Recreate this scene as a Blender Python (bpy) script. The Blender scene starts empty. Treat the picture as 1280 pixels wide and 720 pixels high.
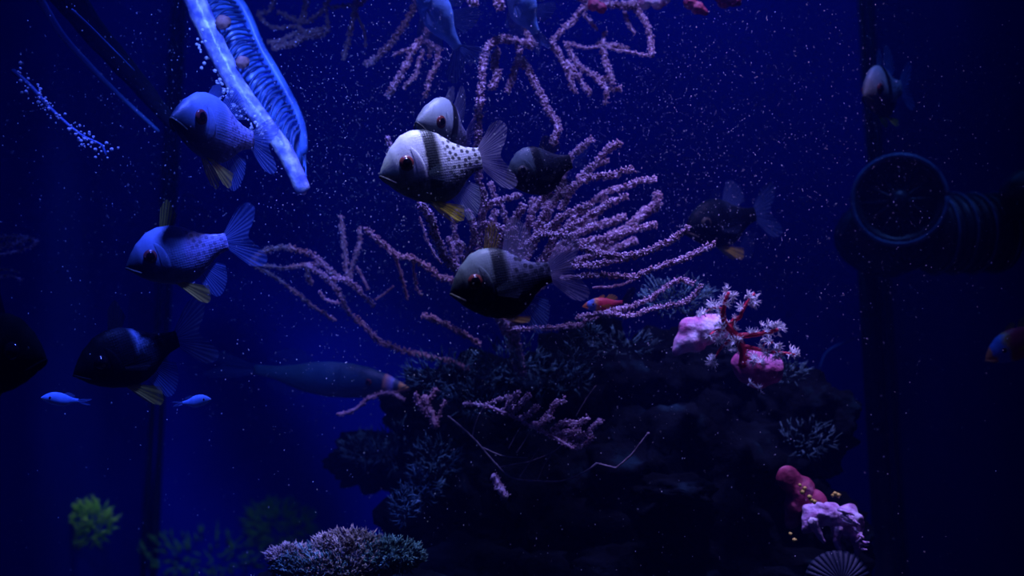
import bpy, math, random
from mathutils import Vector, Matrix, noise
R = math.radians
S = bpy.context.scene
COL = S.collection

# ------------------------------------------------------------------ camera
F = 1372.5
PITCH = R(10.0)
CAM = Vector((0.0, 0.0, 0.15))
cd = bpy.data.cameras.new('camera'); cam = bpy.data.objects.new('camera', cd); COL.objects.link(cam)
cam.location = CAM; cam.rotation_euler = (R(90) + PITCH, 0, 0)
cd.sensor_width = 36; cd.lens = 36 * F / 1280; cd.clip_start = 0.01; cd.clip_end = 50
cd.dof.use_dof = True; cd.dof.focus_distance = 0.755; cd.dof.aperture_fstop = 5.6
S.camera = cam
AX = Vector((1, 0, 0)); AY = Vector((0, math.cos(PITCH), math.sin(PITCH))); AZ = Vector((0, -math.sin(PITCH), math.cos(PITCH)))

def P(px, py, d):
    """photo pixel at a depth along the view axis -> world point"""
    return CAM + AX * ((px - 640) / F * d) + AY * d + AZ * ((360 - py) / F * d)

# ------------------------------------------------------------------ world, lamps, exposure
S.view_settings.view_transform = 'Standard'; S.view_settings.look = 'None'
S.view_settings.exposure = 0.0; S.view_settings.gamma = 1.0; S.view_settings.use_curve_mapping = False
w = bpy.data.worlds.new('world'); S.world = w; w.use_nodes = True
w.node_tree.nodes['Background'].inputs[0].default_value = (0.01, 0.03, 1.0, 1)
w.node_tree.nodes['Background'].inputs[1].default_value = 0.018

def aim(o, target):
    o.rotation_euler = (Vector(target) - o.location).to_track_quat('-Z', 'Y').to_euler()
def area(name, loc, target, size, power, color, size_y=None, spread=180):
    l = bpy.data.lights.new(name, 'AREA'); l.energy = power; l.color = color; l.size = size; l.spread = R(spread)
    if size_y: l.shape = 'RECTANGLE'; l.size_y = size_y
    o = bpy.data.objects.new(name, l); COL.objects.link(o); o.location = loc; aim(o, target); return o
def spot(name, loc, target, angle, power, color, blend=0.6, rad=0.02):
    l = bpy.data.lights.new(name, 'SPOT'); l.energy = power; l.color = color; l.spot_size = R(angle); l.spot_blend = blend
    l.shadow_soft_size = rad
    o = bpy.data.objects.new(name, l); COL.objects.link(o); o.location = loc; aim(o, target); return o

# tank lamps above the view; the fill spots are added for single parts
spot('lamp_centre', (0.05, 0.50, 1.15), P(660, 255, 0.82), 34, 56.0, (0.27, 0.25, 1.0), 0.8, 0.04)
spot('lamp_front', (0.0, 0.60, 1.0), P(535, 205, 0.71), 14, 30.0, (0.55, 0.64, 1.0), 0.9, 0.03)
spot('lamp_left', (-0.12, 0.44, 0.98), P(215, 240, 0.75), 32, 74.0, (0.06, 0.11, 1.0), 0.9, 0.03)
spot('fill_overflow', (-0.14, 0.44, 0.60), P(315, 95, 0.86), 34, 14.0, (0.10, 0.20, 1.0), 0.9, 0.03)  # added spot that brightens the ribbed panel, not a known lamp
spot('lamp_right', (0.24, 0.62, 1.1), P(985, 500, 0.88), 28, 52.0, (0.40, 0.28, 1.0), 0.9, 0.03)
area('lamp_back_wash', (0.08, 1.30, 1.25), (0.12, 1.72, 0.45), 0.7, 1.0, (0.015, 0.17, 1.0), 0.15)
spot('fill_green', (-0.42, 1.15, 1.2), P(118, 660, 1.42), 16, 9.0, (0.55, 0.75, 1.0), 0.9, 0.03)  # added spot so the algae shows green among the blue lamps
spot('fill_pump', (0.42, 0.75, 1.2), P(1115, 160, 1.05), 22, 13.0, (0.08, 0.20, 1.0), 0.9, 0.03)  # added spot that brightens the pump and the fish above it

# ------------------------------------------------------------------ helpers
class MB:
    def __init__(s): s.v = []; s.f = []; s.uv = None; s.m = []
    def add(s, vs, fs, mi=0):
        n = len(s.v); s.v += [tuple(v) for v in vs]; s.f += [tuple(i + n for i in f) for f in fs]; s.m += [mi] * len(fs)
    def build(s, name, mat, parent=None, smooth=True, uvs=None):
        me = bpy.data.meshes.new(name); me.from_pydata(s.v, [], s.f); me.update()
        for m in (mat if isinstance(mat, (list, tuple)) else [mat]): me.materials.append(m)
        if any(s.m): me.polygons.foreach_set('material_index', s.m)
        if smooth: me.polygons.foreach_set('use_smooth', [True] * len(me.polygons))
        if uvs:
            l = me.uv_layers.new(name='UVMap')
            l.data.foreach_set('uv', [c for lp in me.loops for c in uvs[lp.vertex_index]])
        o = bpy.data.objects.new(name, me); COL.objects.link(o)
        if parent: o.parent = parent
        return o
def tag(o, label=None, cat=None, group=None, kind=None):
    if label: o['label'] = label
    if cat: o['category'] = cat
    if group: o['group'] = group
    if kind: o['kind'] = kind
    return o
def empty(name, loc=(0, 0, 0)):
    o = bpy.data.objects.new(name, None); COL.objects.link(o); o.location = loc; o.empty_display_size = 0.01; return o

def ico(sub=2):
    import bmesh
    bm = bmesh.new(); bmesh.ops.create_icosphere(bm, subdivisions=sub, radius=1.0)
    v = [x.co.copy() for x in bm.verts]; f = [[q.index for q in p.verts] for p in bm.faces]; bm.free(); return v, f
ICO = {k: ico(k) for k in (1, 2, 3, 4, 5)}
def catmull(pts, step):
    pts = [Vector(p) for p in pts]
    if len(pts) < 2: return pts
    q = [pts[0] * 2 - pts[1]] + pts + [pts[-1] * 2 - pts[-2]]
    out = []
    for i in range(1, len(q) - 2):
        a, b, c, d = q[i - 1:i + 3]; n = max(1, int((c - b).length / step))
        for k in range(n):
            t = k / n
            out.append(0.5 * (2 * b + (c - a) * t + (2 * a - 5 * b + 4 * c - d) * t * t + (3 * b - a - 3 * c + d) * t ** 3))
    out.append(pts[-1]); return out
def frames(path):
    fr = []; n = None
    for i, p in enumerate(path):
        t = (path[min(i + 1, len(path) - 1)] - path[max(i - 1, 0)])
        t = t.normalized() if t.length > 1e-9 else Vector((0, 0, 1))
        if n is None: n = t.orthogonal().normalized()
        n = (n - t * n.dot(t)); n = n.normalized() if n.length > 1e-6 else t.orthogonal().normalized()
        fr.append((p, t, n, t.cross(n)))
    return fr
def tube(mb, path, rad, seg=8, mi=0, rough=0.0, ns=300.0):
    """closed tube along a list of points; rad is a number or a function of 0..1"""
    fr = frames(path); N = len(fr); vs = []; fs = []
    for i, (p, t, n, b) in enumerate(fr):
        r = rad(i / max(1, N - 1)) if callable(rad) else rad
        for k in range(seg):
            a = 2 * math.pi * k / seg; dirv = n * math.cos(a) + b * math.sin(a)
            rr = r * (1 + rough * noise.noise((p + dirv * r) * ns)) if rough else r
            vs.append(p + dirv * rr)
    for i in range(N - 1):
        for k in range(seg):
            fs.append((i * seg + k, i * seg + (k + 1) % seg, (i + 1) * seg + (k + 1) % seg, (i + 1) * seg + k))
    r0 = rad(0) if callable(rad) else rad; r1 = rad(1) if callable(rad) else rad
    vs.append(fr[0][0] - fr[0][1] * r0 * .7); vs.append(fr[-1][0] + fr[-1][1] * r1 * .7)
    a, e = len(vs) - 2, len(vs) - 1
    for k in range(seg):
        fs.append((a, (k + 1) % seg, k)); fs.append((e, (N - 1) * seg + k, (N - 1) * seg + (k + 1) % seg))
    mb.add(vs, fs, mi)
def lathe(mb, prof, M, seg=32, mi=0, caps=True):
    """profile [(z, r)...] turned about local z, placed by matrix M"""
    vs = []; fs = []
    for z, r in prof:
        for k in range(seg):
            a = 2 * math.pi * k / seg; vs.append(M @ Vector((r * math.cos(a), r * math.sin(a), z)))
    for i in range(len(prof) - 1):
        for k in range(seg):
            fs.append((i * seg + k, i * seg + (k + 1) % seg, (i + 1) * seg + (k + 1) % seg, (i + 1) * seg + k))
    if caps:
        fs.append(tuple(range(seg))[::-1]); fs.append(tuple((len(prof) - 1) * seg + k for k in range(seg)))
    mb.add(vs, fs, mi)
def box(mb, c, h, M=None, mi=0):
    vs = [Vector(c) + Vector((x * h[0], y * h[1], z * h[2])) for x in (-1, 1) for y in (-1, 1) for z in (-1, 1)]
    if M: vs = [M @ v for v in vs]
    mb.add(vs, [(0, 1, 3, 2), (4, 6, 7, 5), (0, 4, 5, 1), (2, 3, 7, 6), (0, 2, 6, 4), (1, 5, 7, 3)], mi)
def axes(z, up=(0, 0, 1)):
    z = Vector(z).normalized(); x = Vector(up).cross(z)
    x = x.normalized() if x.length > 1e-5 else z.orthogonal().normalized()
    y = z.cross(x); return Matrix((x, y, z)).transposed().to_4x4()

# ------------------------------------------------------------------ materials
class NT:
    def __init__(s, name):
        s.m = bpy.data.materials.new(name); s.m.use_nodes = True; s.t = s.m.node_tree; s.b = s.t.nodes['Principled BSDF']; s.o = s.t.nodes['Material Output']
    def n(s, ty, **kw):
        x = s.t.nodes.new(ty)
        for k, v in kw.items(): setattr(x, k, v)
        return x
    def l(s, a, b): s.t.links.new(a, b)
    def coord(s, which='Object'): return s.n('ShaderNodeTexCoord').outputs[which]
    def noise(s, co, scale, detail=3):
        x = s.n('ShaderNodeTexNoise'); x.inputs['Scale'].default_value = scale; x.inputs['Detail'].default_value = detail; s.l(co, x.inputs['Vector']); return x.outputs['Fac']
    def ramp(s, fac, stops):
        x = s.n('ShaderNodeValToRGB'); e = x.color_ramp.elements
        while len(e) < len(stops): e.new(0.5)
        for q, (p, c) in zip(e, stops): q.position = p; q.color = (*c, 1) if len(c) == 3 else c
        s.l(fac, x.inputs[0]); return x.outputs[0]
    def math(s, op, a, b=0.0, c=0.0):
        x = s.n('ShaderNodeMath', operation=op)
        for i, q in enumerate((a, b, c)):
            if isinstance(q, (int, float)): x.inputs[i].default_value = q
            else: s.l(q, x.inputs[i])
        return x.outputs[0]
    def mix(s, f, a, b):
        x = s.n('ShaderNodeMix', data_type='RGBA')
        for i, q in ((0, f), (6, a), (7, b)):
            if isinstance(q, (int, float)): x.inputs[i].default_value = q
            elif isinstance(q, tuple): x.inputs[i].default_value = (*q, 1)
            else: s.l(q, x.inputs[i])
        return x.outputs[2]
    def bump(s, h, strength=0.5, dist=0.001):
        x = s.n('ShaderNodeBump'); x.inputs['Strength'].default_value = strength; x.inputs['Distance'].default_value = dist
        s.l(h, x.inputs['Height']); s.l(x.outputs[0], s.b.inputs['Normal']); return x
    def smooth(s, v, lo, hi):
        x = s.n('ShaderNodeMapRange', interpolation_type='SMOOTHSTEP'); x.inputs[1].default_value = lo; x.inputs[2].default_value = hi; s.l(v, x.inputs[0]); return x.outputs[0]

def mottled(name, stops, scale, rough=0.6, bump=0.4, bscale=None, dist=0.001, spec=0.3, coord='Object'):
    t = NT(name); co = t.coord(coord); f = t.noise(co, scale, 5); t.l(t.ramp(f, stops), t.b.inputs['Base Color'])
    t.b.inputs['Roughness'].default_value = rough; t.b.inputs['Specular IOR Level'].default_value = spec
    if bump: t.bump(t.noise(co, bscale or scale * 4, 4), bump, dist)
    return t.m

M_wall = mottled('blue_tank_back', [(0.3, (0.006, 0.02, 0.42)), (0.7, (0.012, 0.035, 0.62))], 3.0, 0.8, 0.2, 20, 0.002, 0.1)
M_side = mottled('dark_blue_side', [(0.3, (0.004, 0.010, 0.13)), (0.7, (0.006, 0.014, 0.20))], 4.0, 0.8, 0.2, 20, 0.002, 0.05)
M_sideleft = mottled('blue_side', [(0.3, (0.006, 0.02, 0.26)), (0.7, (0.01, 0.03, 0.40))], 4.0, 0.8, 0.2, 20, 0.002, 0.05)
M_sand = mottled('grey_sand', [(0.3, (0.10, 0.10, 0.12)), (0.7, (0.25, 0.23, 0.22))], 60, 0.9, 0.8, 400)
M_seal = mottled('black_sealant', [(0.3, (0.004, 0.005, 0.012)), (0.7, (0.012, 0.014, 0.03))], 30, 0.6, 0.3, 90)
M_coral = mottled('pink_gorgonian', [(0.34, (0.24, 0.13, 0.15)), (0.5, (0.56, 0.38, 0.48)), (0.66, (0.92, 0.78, 0.88))], 260, 0.7, 0.5, 900, 0.0006)
M_coral_dim = mottled('dusty_pink_gorgonian', [(0.30, (0.26, 0.12, 0.13)), (0.5, (0.50, 0.28, 0.30)), (0.72, (0.72, 0.48, 0.50))], 220, 0.8, 0.5, 800, 0.0006)
M_twig = mottled('brown_twig', [(0.3, (0.16, 0.14, 0.17)), (0.7, (0.42, 0.36, 0.40))], 200, 0.8, 0.4)
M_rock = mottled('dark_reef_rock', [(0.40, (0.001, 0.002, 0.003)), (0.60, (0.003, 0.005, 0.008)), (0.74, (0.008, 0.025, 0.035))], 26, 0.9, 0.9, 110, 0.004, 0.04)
M_algae = mottled('blue_green_algae', [(0.36, (0.02, 0.05, 0.06)), (0.52, (0.06, 0.14, 0.16)), (0.68, (0.16, 0.34, 0.38))], 90, 0.7, 0.3)
M_green = mottled('yellow_green_algae', [(0.3, (0.25, 0.65, 0.06)), (0.7, (0.70, 0.98, 0.15))], 60, 0.7, 0.3)
M_dusk = mottled('dusty_coralline', [(0.36, (0.10, 0.075, 0.08)), (0.52, (0.28, 0.20, 0.20)), (0.66, (0.60, 0.46, 0.46))], 120, 0.7, 0.3)
M_pinksponge = mottled('pink_sponge', [(0.36, (0.62, 0.16, 0.36)), (0.5, (0.78, 0.42, 0.62)), (0.62, (0.97, 0.86, 0.96))], 55, 0.6, 0.7, 260, 0.002)
M_redsponge = mottled('rose_red_sponge', [(0.36, (0.22, 0.03, 0.07)), (0.55, (0.45, 0.07, 0.14)), (0.7, (0.65, 0.25, 0.36))], 60, 0.6, 0.7, 260, 0.002)
M_rosesponge = mottled('rose_sponge', [(0.36, (0.45, 0.09, 0.22)), (0.5, (0.62, 0.15, 0.33)), (0.66, (0.75, 0.32, 0.55))], 55, 0.6, 0.7, 260, 0.002)
M_palesponge = mottled('pale_mauve_crust', [(0.36, (0.45, 0.20, 0.40)), (0.5, (0.75, 0.50, 0.75)), (0.66, (0.9, 0.8, 0.95))], 80, 0.6, 0.8, 300, 0.002)
M_redstem = mottled('crimson_soft_coral', [(0.3, (0.45, 0.01, 0.03)), (0.7, (0.80, 0.04, 0.08))], 120, 0.5, 0.4)
M_polyp = mottled('white_polyp', [(0.3, (0.55, 0.60, 0.62)), (0.7, (0.95, 0.95, 0.92))], 200, 0.5, 0.2)
M_yellow = mottled('yellow_bud', [(0.3, (0.6, 0.40, 0.05)), (0.7, (0.9, 0.75, 0.15))], 200, 0.5, 0.2)
M_orange = mottled('orange_barnacle', [(0.3, (0.30, 0.13, 0.10)), (0.7, (0.55, 0.28, 0.24))], 200, 0.7, 0.4)
M_panel = mottled('blue_acrylic', [(0.36, (0.04, 0.12, 0.40)), (0.62, (0.14, 0.34, 0.9))], 45, 0.35, 0.3, 120, 0.001, 0.5)
M_paletube = mottled('highlight_streaked_tube', [(0.38, (0.18, 0.22, 0.62)), (0.52, (0.42, 0.46, 0.90)), (0.66, (0.95, 0.95, 0.98))], 110, 0.25, 0.6, 260, 0.001, 0.5)  # palest mottling stands for white highlights along the tube
M_rib = mottled('dark_acrylic_rib', [(0.3, (0.02, 0.06, 0.16)), (0.7, (0.05, 0.12, 0.3))], 60, 0.35, 0.1)
M_pump = mottled('black_pump_plastic', [(0.35, (0.004, 0.006, 0.012)), (0.7, (0.015, 0.02, 0.035))], 50, 0.45, 0.4, 200, 0.001, 0.4)
M_pump_rim = mottled('lit_rim_plastic', [(0.35, (0.03, 0.06, 0.13)), (0.7, (0.09, 0.18, 0.34))], 60, 0.5, 0.4, 200, 0.001, 0.4)  # lighter copy of the pump plastic: lit edges put into the colour
M_speck = mottled('pale_speck', [(0.3, (0.6, 0.6, 0.65)), (0.7, (0.9, 0.9, 0.9))], 50, 0.8, 0)
M_pupil = mottled('black_pupil', [(0.3, (0.002, 0.002, 0.004)), (0.7, (0.005, 0.005, 0.008))], 50, 0.08, 0, spec=0.6)
M_iris = mottled('red_iris', [(0.3, (0.07, 0.02, 0.025)), (0.7, (0.30, 0.06, 0.05))], 40, 0.25, 0, spec=0.5)
M_jaw = mottled('dusky_lip', [(0.3, (0.03, 0.03, 0.025)), (0.7, (0.09, 0.09, 0.06))], 30, 0.5, 0.2)
def bubble_mat():
    t = NT('air_bubble'); t.b.inputs['Base Color'].default_value = (0.9, 0.93, 1, 1); t.b.inputs['Roughness'].default_value = 0.05
    t.b.inputs['Transmission Weight'].default_value = 0.4; t.b.inputs['IOR'].default_value = 1.2; return t.m
M_bubble = bubble_mat()

def fish_mat(name, head, mid, rear, band=(0.01, 0.012, 0.02), spot=0.9, bandamt=1.0, belly=(0.5, 0.5, 0.5), bellyamt=0.8, spec=0.4, flank=(-0.26, 0.08), dots_scale=16.5):
    """local x runs 0 (snout) .. 1 (tail root), z is up"""
    t = NT(name); co = t.coord('Object'); sep = t.n('ShaderNodeSeparateXYZ'); t.l(co, sep.inputs[0]); x, z = sep.outputs[0], sep.outputs[2]
    nz = t.noise(co, 9, 4); xx = t.math('ADD', x, t.math('MULTIPLY', t.math('SUBTRACT', nz, 0.5), 0.07))
    xx = t.math('ADD', xx, t.math('MULTIPLY', z, -0.06))
    c = t.mix(t.smooth(t.math('ADD', x, t.math('MULTIPLY', z, 0.35)), 0.05, 0.36), head, mid); c = t.mix(t.smooth(xx, 0.50, 0.60), c, rear)
    # round dark spots on the rear half
    fl = t.n('ShaderNodeCombineXYZ'); t.l(x, fl.inputs[0]); t.l(z, fl.inputs[1])
    vo = t.n('ShaderNodeTexVoronoi', voronoi_dimensions='2D'); vo.inputs['Scale'].default_value = dots_scale; vo.inputs['Randomness'].default_value = 0.62; t.l(fl.outputs[0], vo.inputs['Vector'])
    dots = t.math('SUBTRACT', 1.0, t.smooth(vo.outputs['Distance'], 0.24, 0.38))
    dots = t.math('MULTIPLY', t.math('MULTIPLY', dots, t.smooth(x, 0.58, 0.66)), spot)
    c = t.mix(dots, c, (0.02, 0.018, 0.03))
    # scale rows
    vs = t.n('ShaderNodeTexVoronoi', voronoi_dimensions='2D'); vs.inputs['Scale'].default_value = 42; vs.inputs['Randomness'].default_value = 0.25; t.l(fl.outputs[0], vs.inputs['Vector'])
    edge = t.math('MULTIPLY', t.smooth(vs.outputs['Distance'], 0.45, 0.75), t.math('MULTIPLY', t.smooth(x, 0.3, 0.45), 0.45))
    c = t.mix(edge, c, (0.10, 0.10, 0.16))
    b = t.math('MULTIPLY', t.smooth(xx, 0.405, 0.435), t.math('SUBTRACT', 1.0, t.smooth(xx, 0.53, 0.60)))
    c = t.mix(t.math('MULTIPLY', b, bandamt), c, band)
    # dusky belly pigment, with underside shade from top light painted up the flank
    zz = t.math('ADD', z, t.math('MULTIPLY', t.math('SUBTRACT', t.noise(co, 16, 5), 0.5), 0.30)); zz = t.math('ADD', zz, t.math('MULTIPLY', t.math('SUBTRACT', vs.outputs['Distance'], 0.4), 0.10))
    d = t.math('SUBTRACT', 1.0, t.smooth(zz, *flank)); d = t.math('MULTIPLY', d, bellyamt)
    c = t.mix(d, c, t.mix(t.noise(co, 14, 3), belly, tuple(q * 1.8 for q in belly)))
    t.l(c, t.b.inputs['Base Color']); t.b.inputs['Roughness'].default_value = 0.45; t.b.inputs['Specular IOR Level'].default_value = spec
    t.bump(t.math('ADD', t.math('MULTIPLY', vs.outputs['Distance'], t.smooth(x, 0.34, 0.48)), t.math('MULTIPLY', t.noise(co, 40, 2), .5)), 0.30, 0.0007)
    return t.m
def fin_mat(name, c0, c1, alpha=0.6, rays=16):
    t = NT(name); co = t.coord('UV'); sep = t.n('ShaderNodeSeparateXYZ'); t.l(co, sep.inputs[0])
    s = t.math('SINE', t.math('MULTIPLY', sep.outputs[0], rays * 6.283)); s = t.math('MULTIPLY_ADD', s, 0.5, 0.5)
    col = t.mix(s, c0, c1); t.l(col, t.b.inputs['Base Color']); t.b.inputs['Roughness'].default_value = 0.5
    tr = t.n('ShaderNodeBsdfTranslucent'); t.l(col, tr.inputs[0])
    mx = t.n('ShaderNodeMixShader'); mx.inputs[0].default_value = 0.45; t.l(t.b.outputs[0], mx.inputs[1]); t.l(tr.outputs[0], mx.inputs[2])
    tp = t.n('ShaderNodeBsdfTransparent'); m2 = t.n('ShaderNodeMixShader')
    a = t.math('MULTIPLY', t.math('MULTIPLY_ADD', s, 0.35, 0.65), alpha); a = t.math('MULTIPLY', a, t.math('MULTIPLY_ADD', sep.outputs[1], -0.35, 1.0))
    t.l(a, m2.inputs[0]); t.l(tp.outputs[0], m2.inputs[1]); t.l(mx.outputs[0], m2.inputs[2]); t.l(m2.outputs[0], t.o.inputs['Surface']); return t.m

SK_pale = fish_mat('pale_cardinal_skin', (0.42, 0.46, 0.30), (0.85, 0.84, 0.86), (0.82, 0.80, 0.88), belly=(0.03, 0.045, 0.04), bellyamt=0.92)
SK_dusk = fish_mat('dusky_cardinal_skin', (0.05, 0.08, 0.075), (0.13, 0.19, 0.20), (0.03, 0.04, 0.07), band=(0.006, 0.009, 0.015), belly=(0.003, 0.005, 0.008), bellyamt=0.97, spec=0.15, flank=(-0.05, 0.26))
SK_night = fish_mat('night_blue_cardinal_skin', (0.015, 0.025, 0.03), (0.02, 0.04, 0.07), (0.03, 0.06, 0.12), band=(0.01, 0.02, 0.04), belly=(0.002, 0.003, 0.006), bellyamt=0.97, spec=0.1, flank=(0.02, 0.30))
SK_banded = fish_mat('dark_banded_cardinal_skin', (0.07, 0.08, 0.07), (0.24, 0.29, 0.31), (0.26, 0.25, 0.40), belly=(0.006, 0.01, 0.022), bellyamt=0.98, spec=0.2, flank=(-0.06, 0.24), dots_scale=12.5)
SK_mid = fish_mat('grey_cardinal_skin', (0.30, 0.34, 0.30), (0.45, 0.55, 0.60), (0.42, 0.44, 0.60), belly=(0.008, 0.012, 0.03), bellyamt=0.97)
SK_blue = fish_mat('blue_lit_cardinal_skin', (0.03, 0.05, 0.08), (0.24, 0.36, 0.60), (0.42, 0.45, 0.80), band=(0.18, 0.28, 0.46), spot=0.5, bandamt=0.6, belly=(0.02, 0.035, 0.06), bellyamt=0.8)  # blue light and the shaded head are put into this skin colour
SK_dark = fish_mat('shaded_cardinal_skin', (0.002, 0.003, 0.004), (0.003, 0.004, 0.006), (0.25, 0.36, 0.55), bandamt=1.0, spot=0.3, belly=(0.003, 0.004, 0.006), bellyamt=0.95, spec=0.03, flank=(0.0, 0.25))  # shaded copy of the skin: weak light at left put into the colour
SK_plain = mottled('blue_fish_skin', [(0.35, (0.14, 0.34, 0.75)), (0.65, (0.22, 0.48, 0.95))], 6, 0.45, 0.2, 40)
SK_silhouette = mottled('silhouette_fish_skin', [(0.35, (0.001, 0.002, 0.003)), (0.65, (0.003, 0.004, 0.006))], 6, 0.8, 0.2, 40, spec=0.03)  # silhouette of a fish out of the light, painted as skin colour
def red_mat():
    t = NT('red_fish_skin'); co = t.coord('Object'); sep = t.n('ShaderNodeSeparateXYZ'); t.l(co, sep.inputs[0])
    n = t.noise(co, 7, 3); x = t.math('ADD', sep.outputs[0], t.math('MULTIPLY', t.math('SUBTRACT', n, 0.5), 0.25))
    c = t.ramp(x, [(0.0, (0.9, 0.32, 0.08)), (0.10, (0.9, 0.30, 0.10)), (0.14, (0.12, 0.3, 0.9)), (0.26, (0.12, 0.3, 0.9)), (0.32, (0.9, 0.40, 0.10)), (0.42, (0.80, 0.06, 0.10)), (1.0, (0.55, 0.04, 0.10))])
    t.l(c, t.b.inputs['Base Color']); t.b.inputs['Roughness'].default_value = 0.4; t.bump(t.noise(co, 60, 2), 0.3, 0.001); return t.m
SK_red = red_mat()
def slim_mat():
    t = NT('slim_wrasse_skin'); co = t.coord('Object'); sep = t.n('ShaderNodeSeparateXYZ'); t.l(co, sep.inputs[0])
    c = t.ramp(sep.outputs[0], [(0.0, (0.95, 0.55, 0.15)), (0.055, (0.9, 0.45, 0.12)), (0.065, (0.03, 0.08, 0.16)), (0.085, (0.03, 0.08, 0.16)), (0.10, (0.35, 0.40, 0.95)), (0.145, (0.8, 0.35, 0.2)), (0.16, (0.015, 0.05, 0.11)), (1.0, (0.02, 0.08, 0.17))])
    t.l(c, t.b.inputs['Base Color']); t.b.inputs['Roughness'].default_value = 0.5; t.bump(t.noise(co, 50, 2), 0.3, 0.001); return t.m
SK_slim = slim_mat()
FN_clear = fin_mat('clear_fin', (0.35, 0.42, 0.62), (0.75, 0.78, 0.95), 0.8, 20)
FN_mauve = fin_mat('mauve_fin', (0.30, 0.26, 0.45), (0.62, 0.55, 0.78), 0.85, 24)
FN_blue = fin_mat('blue_fin', (0.08, 0.18, 0.45), (0.25, 0.40, 0.85), 0.85, 16)
FN_veil = fin_mat('veil_fin', (0.10, 0.14, 0.28), (0.35, 0.42, 0.65), 0.28, 14)
FN_yellow = fin_mat('yellow_fin', (0.50, 0.36, 0.005), (1.0, 0.78, 0.02), 0.97, 7)
FN_cream = fin_mat('cream_fin', (0.55, 0.42, 0.05), (1.0, 0.78, 0.12), 0.97, 6)
FN_brown = fin_mat('brown_spiny_fin', (0.14, 0.08, 0.01), (0.55, 0.36, 0.05), 0.97, 6)
FN_dark = fin_mat('dark_fin', (0.006, 0.007, 0.01), (0.02, 0.02, 0.03), 0.95, 8)
FN_faint = fin_mat('faint_blue_fin', (0.05, 0.10, 0.25), (0.12, 0.20, 0.45), 0.35, 14)
FN_olive = fin_mat('olive_fin', (0.30, 0.26, 0.03), (0.60, 0.50, 0.07), 0.9, 6)
FN_orange = fin_mat('orange_fin', (0.8, 0.35, 0.05), (0.95, 0.6, 0.12), 0.9, 5)

# ------------------------------------------------------------------ the tank (setting)
WB, WL, WR, ZT = 1.72, -0.565, 0.60, 1.35     # back wall y, side walls x, top z
def slab(name, c, h, mat):
    mb = MB(); box(mb, c, h); o = mb.build(name, mat, smooth=False); o['kind'] = 'structure'; return o
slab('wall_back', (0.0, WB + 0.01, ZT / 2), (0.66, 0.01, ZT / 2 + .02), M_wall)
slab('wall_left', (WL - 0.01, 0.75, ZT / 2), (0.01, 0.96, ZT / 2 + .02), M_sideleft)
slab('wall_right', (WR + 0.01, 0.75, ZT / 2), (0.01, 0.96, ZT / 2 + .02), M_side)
slab('floor', (0.0, 0.75, -0.02), (0.66, 0.98, 0.02), M_sand)
def seam(name, x, sx):
    mb = MB()
    for off in (0, 0.014):
        path = [Vector((x + sx * (0.006 + off), WB - 0.006, z / 20 * ZT)) for z in range(21)]
        tube(mb, path, 0.006, 8, rough=0.35, ns=40)
    o = mb.build(name, M_seal); o['kind'] = 'structure'; return o
seam('trim_1', WL, 1); seam('trim_2', WR, -1)
def water():
    mb = MB(); box(mb, (0, 0.7, 0.68), (0.75, 1.15, 0.85)); t = NT('hazy_blue_water'); t.t.nodes.remove(t.b)
    sc = t.n('ShaderNodeVolumeScatter'); sc.inputs['Color'].default_value = (0.06, 0.16, 1.0, 1); sc.inputs['Density'].default_value = 0.10; sc.inputs['Anisotropy'].default_value = 0.2
    ab = t.n('ShaderNodeVolumeAbsorption'); ab.inputs['Color'].default_value = (0.1, 0.3, 0.95, 1); ab.inputs['Density'].default_value = 0.15
    ad = t.n('ShaderNodeAddShader'); t.l(sc.outputs[0], ad.inputs[0]); t.l(ab.outputs[0], ad.inputs[1]); t.l(ad.outputs[0], t.o.inputs['Volume'])
    o = mb.build('water', t.m, smooth=False); o['kind'] = 'structure'; return o
water()

# ------------------------------------------------------------------ reef rocks
def rock(px, py, d, rx, ry, seed, label, mat=M_rock, sub=5, rdeep=None, squash=None, amp=0.35, name='reef_rock', cat='rock', group=None, ns=2.1):
    c = P(px, py, d); k = d / F; v, f = ICO[sub]; off = Vector((seed * 3.7, seed * 1.3, seed * 7.1))
    vs = []
    rdp = (rdeep or (rx + ry) / 2)
    for q in v:
        r = 1 + amp * noise.fractal(q * ns + off, 0.9, 2.1, 5, noise_basis='PERLIN_ORIGINAL') + amp * 0.25 * noise.noise(q * 9 + off)
        vs.append(q.x * rx * k * r * AX + q.y * rdp * k * r * AY + q.z * ry * k * r * AZ)
    mb = MB(); mb.add(vs, f); o = mb.build(name, mat); o.location = c; tag(o, label, cat, group); return o
ROCKS = [
 (600, 512, 1.02, 105, 62, 'dark reef rock behind the fuzzy feathery twig in mid reef'),
 (735, 490, 1.02, 95, 78, 'dark reef rock just under the small red fish'),
 (862, 478, 1.00, 80, 66, 'dark reef rock carrying the pink sponge and crimson soft coral'),
 (985, 532, 1.00, 78, 72, 'dark reef rock below the round pink sponge, at the reef shoulder'),
 (575, 620, 0.98, 88, 92, 'dark reef rock left of the arching bare twig, at the reef edge'),
 (700, 640, 0.95, 120, 100, 'black reef rock under the arching bare twig'),
 (850, 620, 0.95, 130, 120, 'large black reef rock in the middle of the lower reef'),
 (1010, 690, 0.97, 72, 90, 'dark reef rock behind the rose red sponge ledge'),
 (610, 745, 0.90, 120, 70, 'black reef rock at the bottom edge beside the bushy algae'),
 (800, 750, 0.90, 150, 80, 'black reef rock at the bottom edge of the middle reef'),
 (960, 752, 0.90, 120, 62, 'black reef rock at the bottom edge under the ridged shell'),
 (470, 575, 1.10, 55, 34, 'low dim rock with algae left of the reef'),
 (440, 765, 0.78, 140, 62, 'dusky rock under the bushy coralline algae'),
]
for i, (px, py, d, rx, ry, lb) in enumerate(ROCKS): rock(px, py, d, rx, ry, i + 1, lb, rdeep=min(rx, ry) * 0.9)
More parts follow.
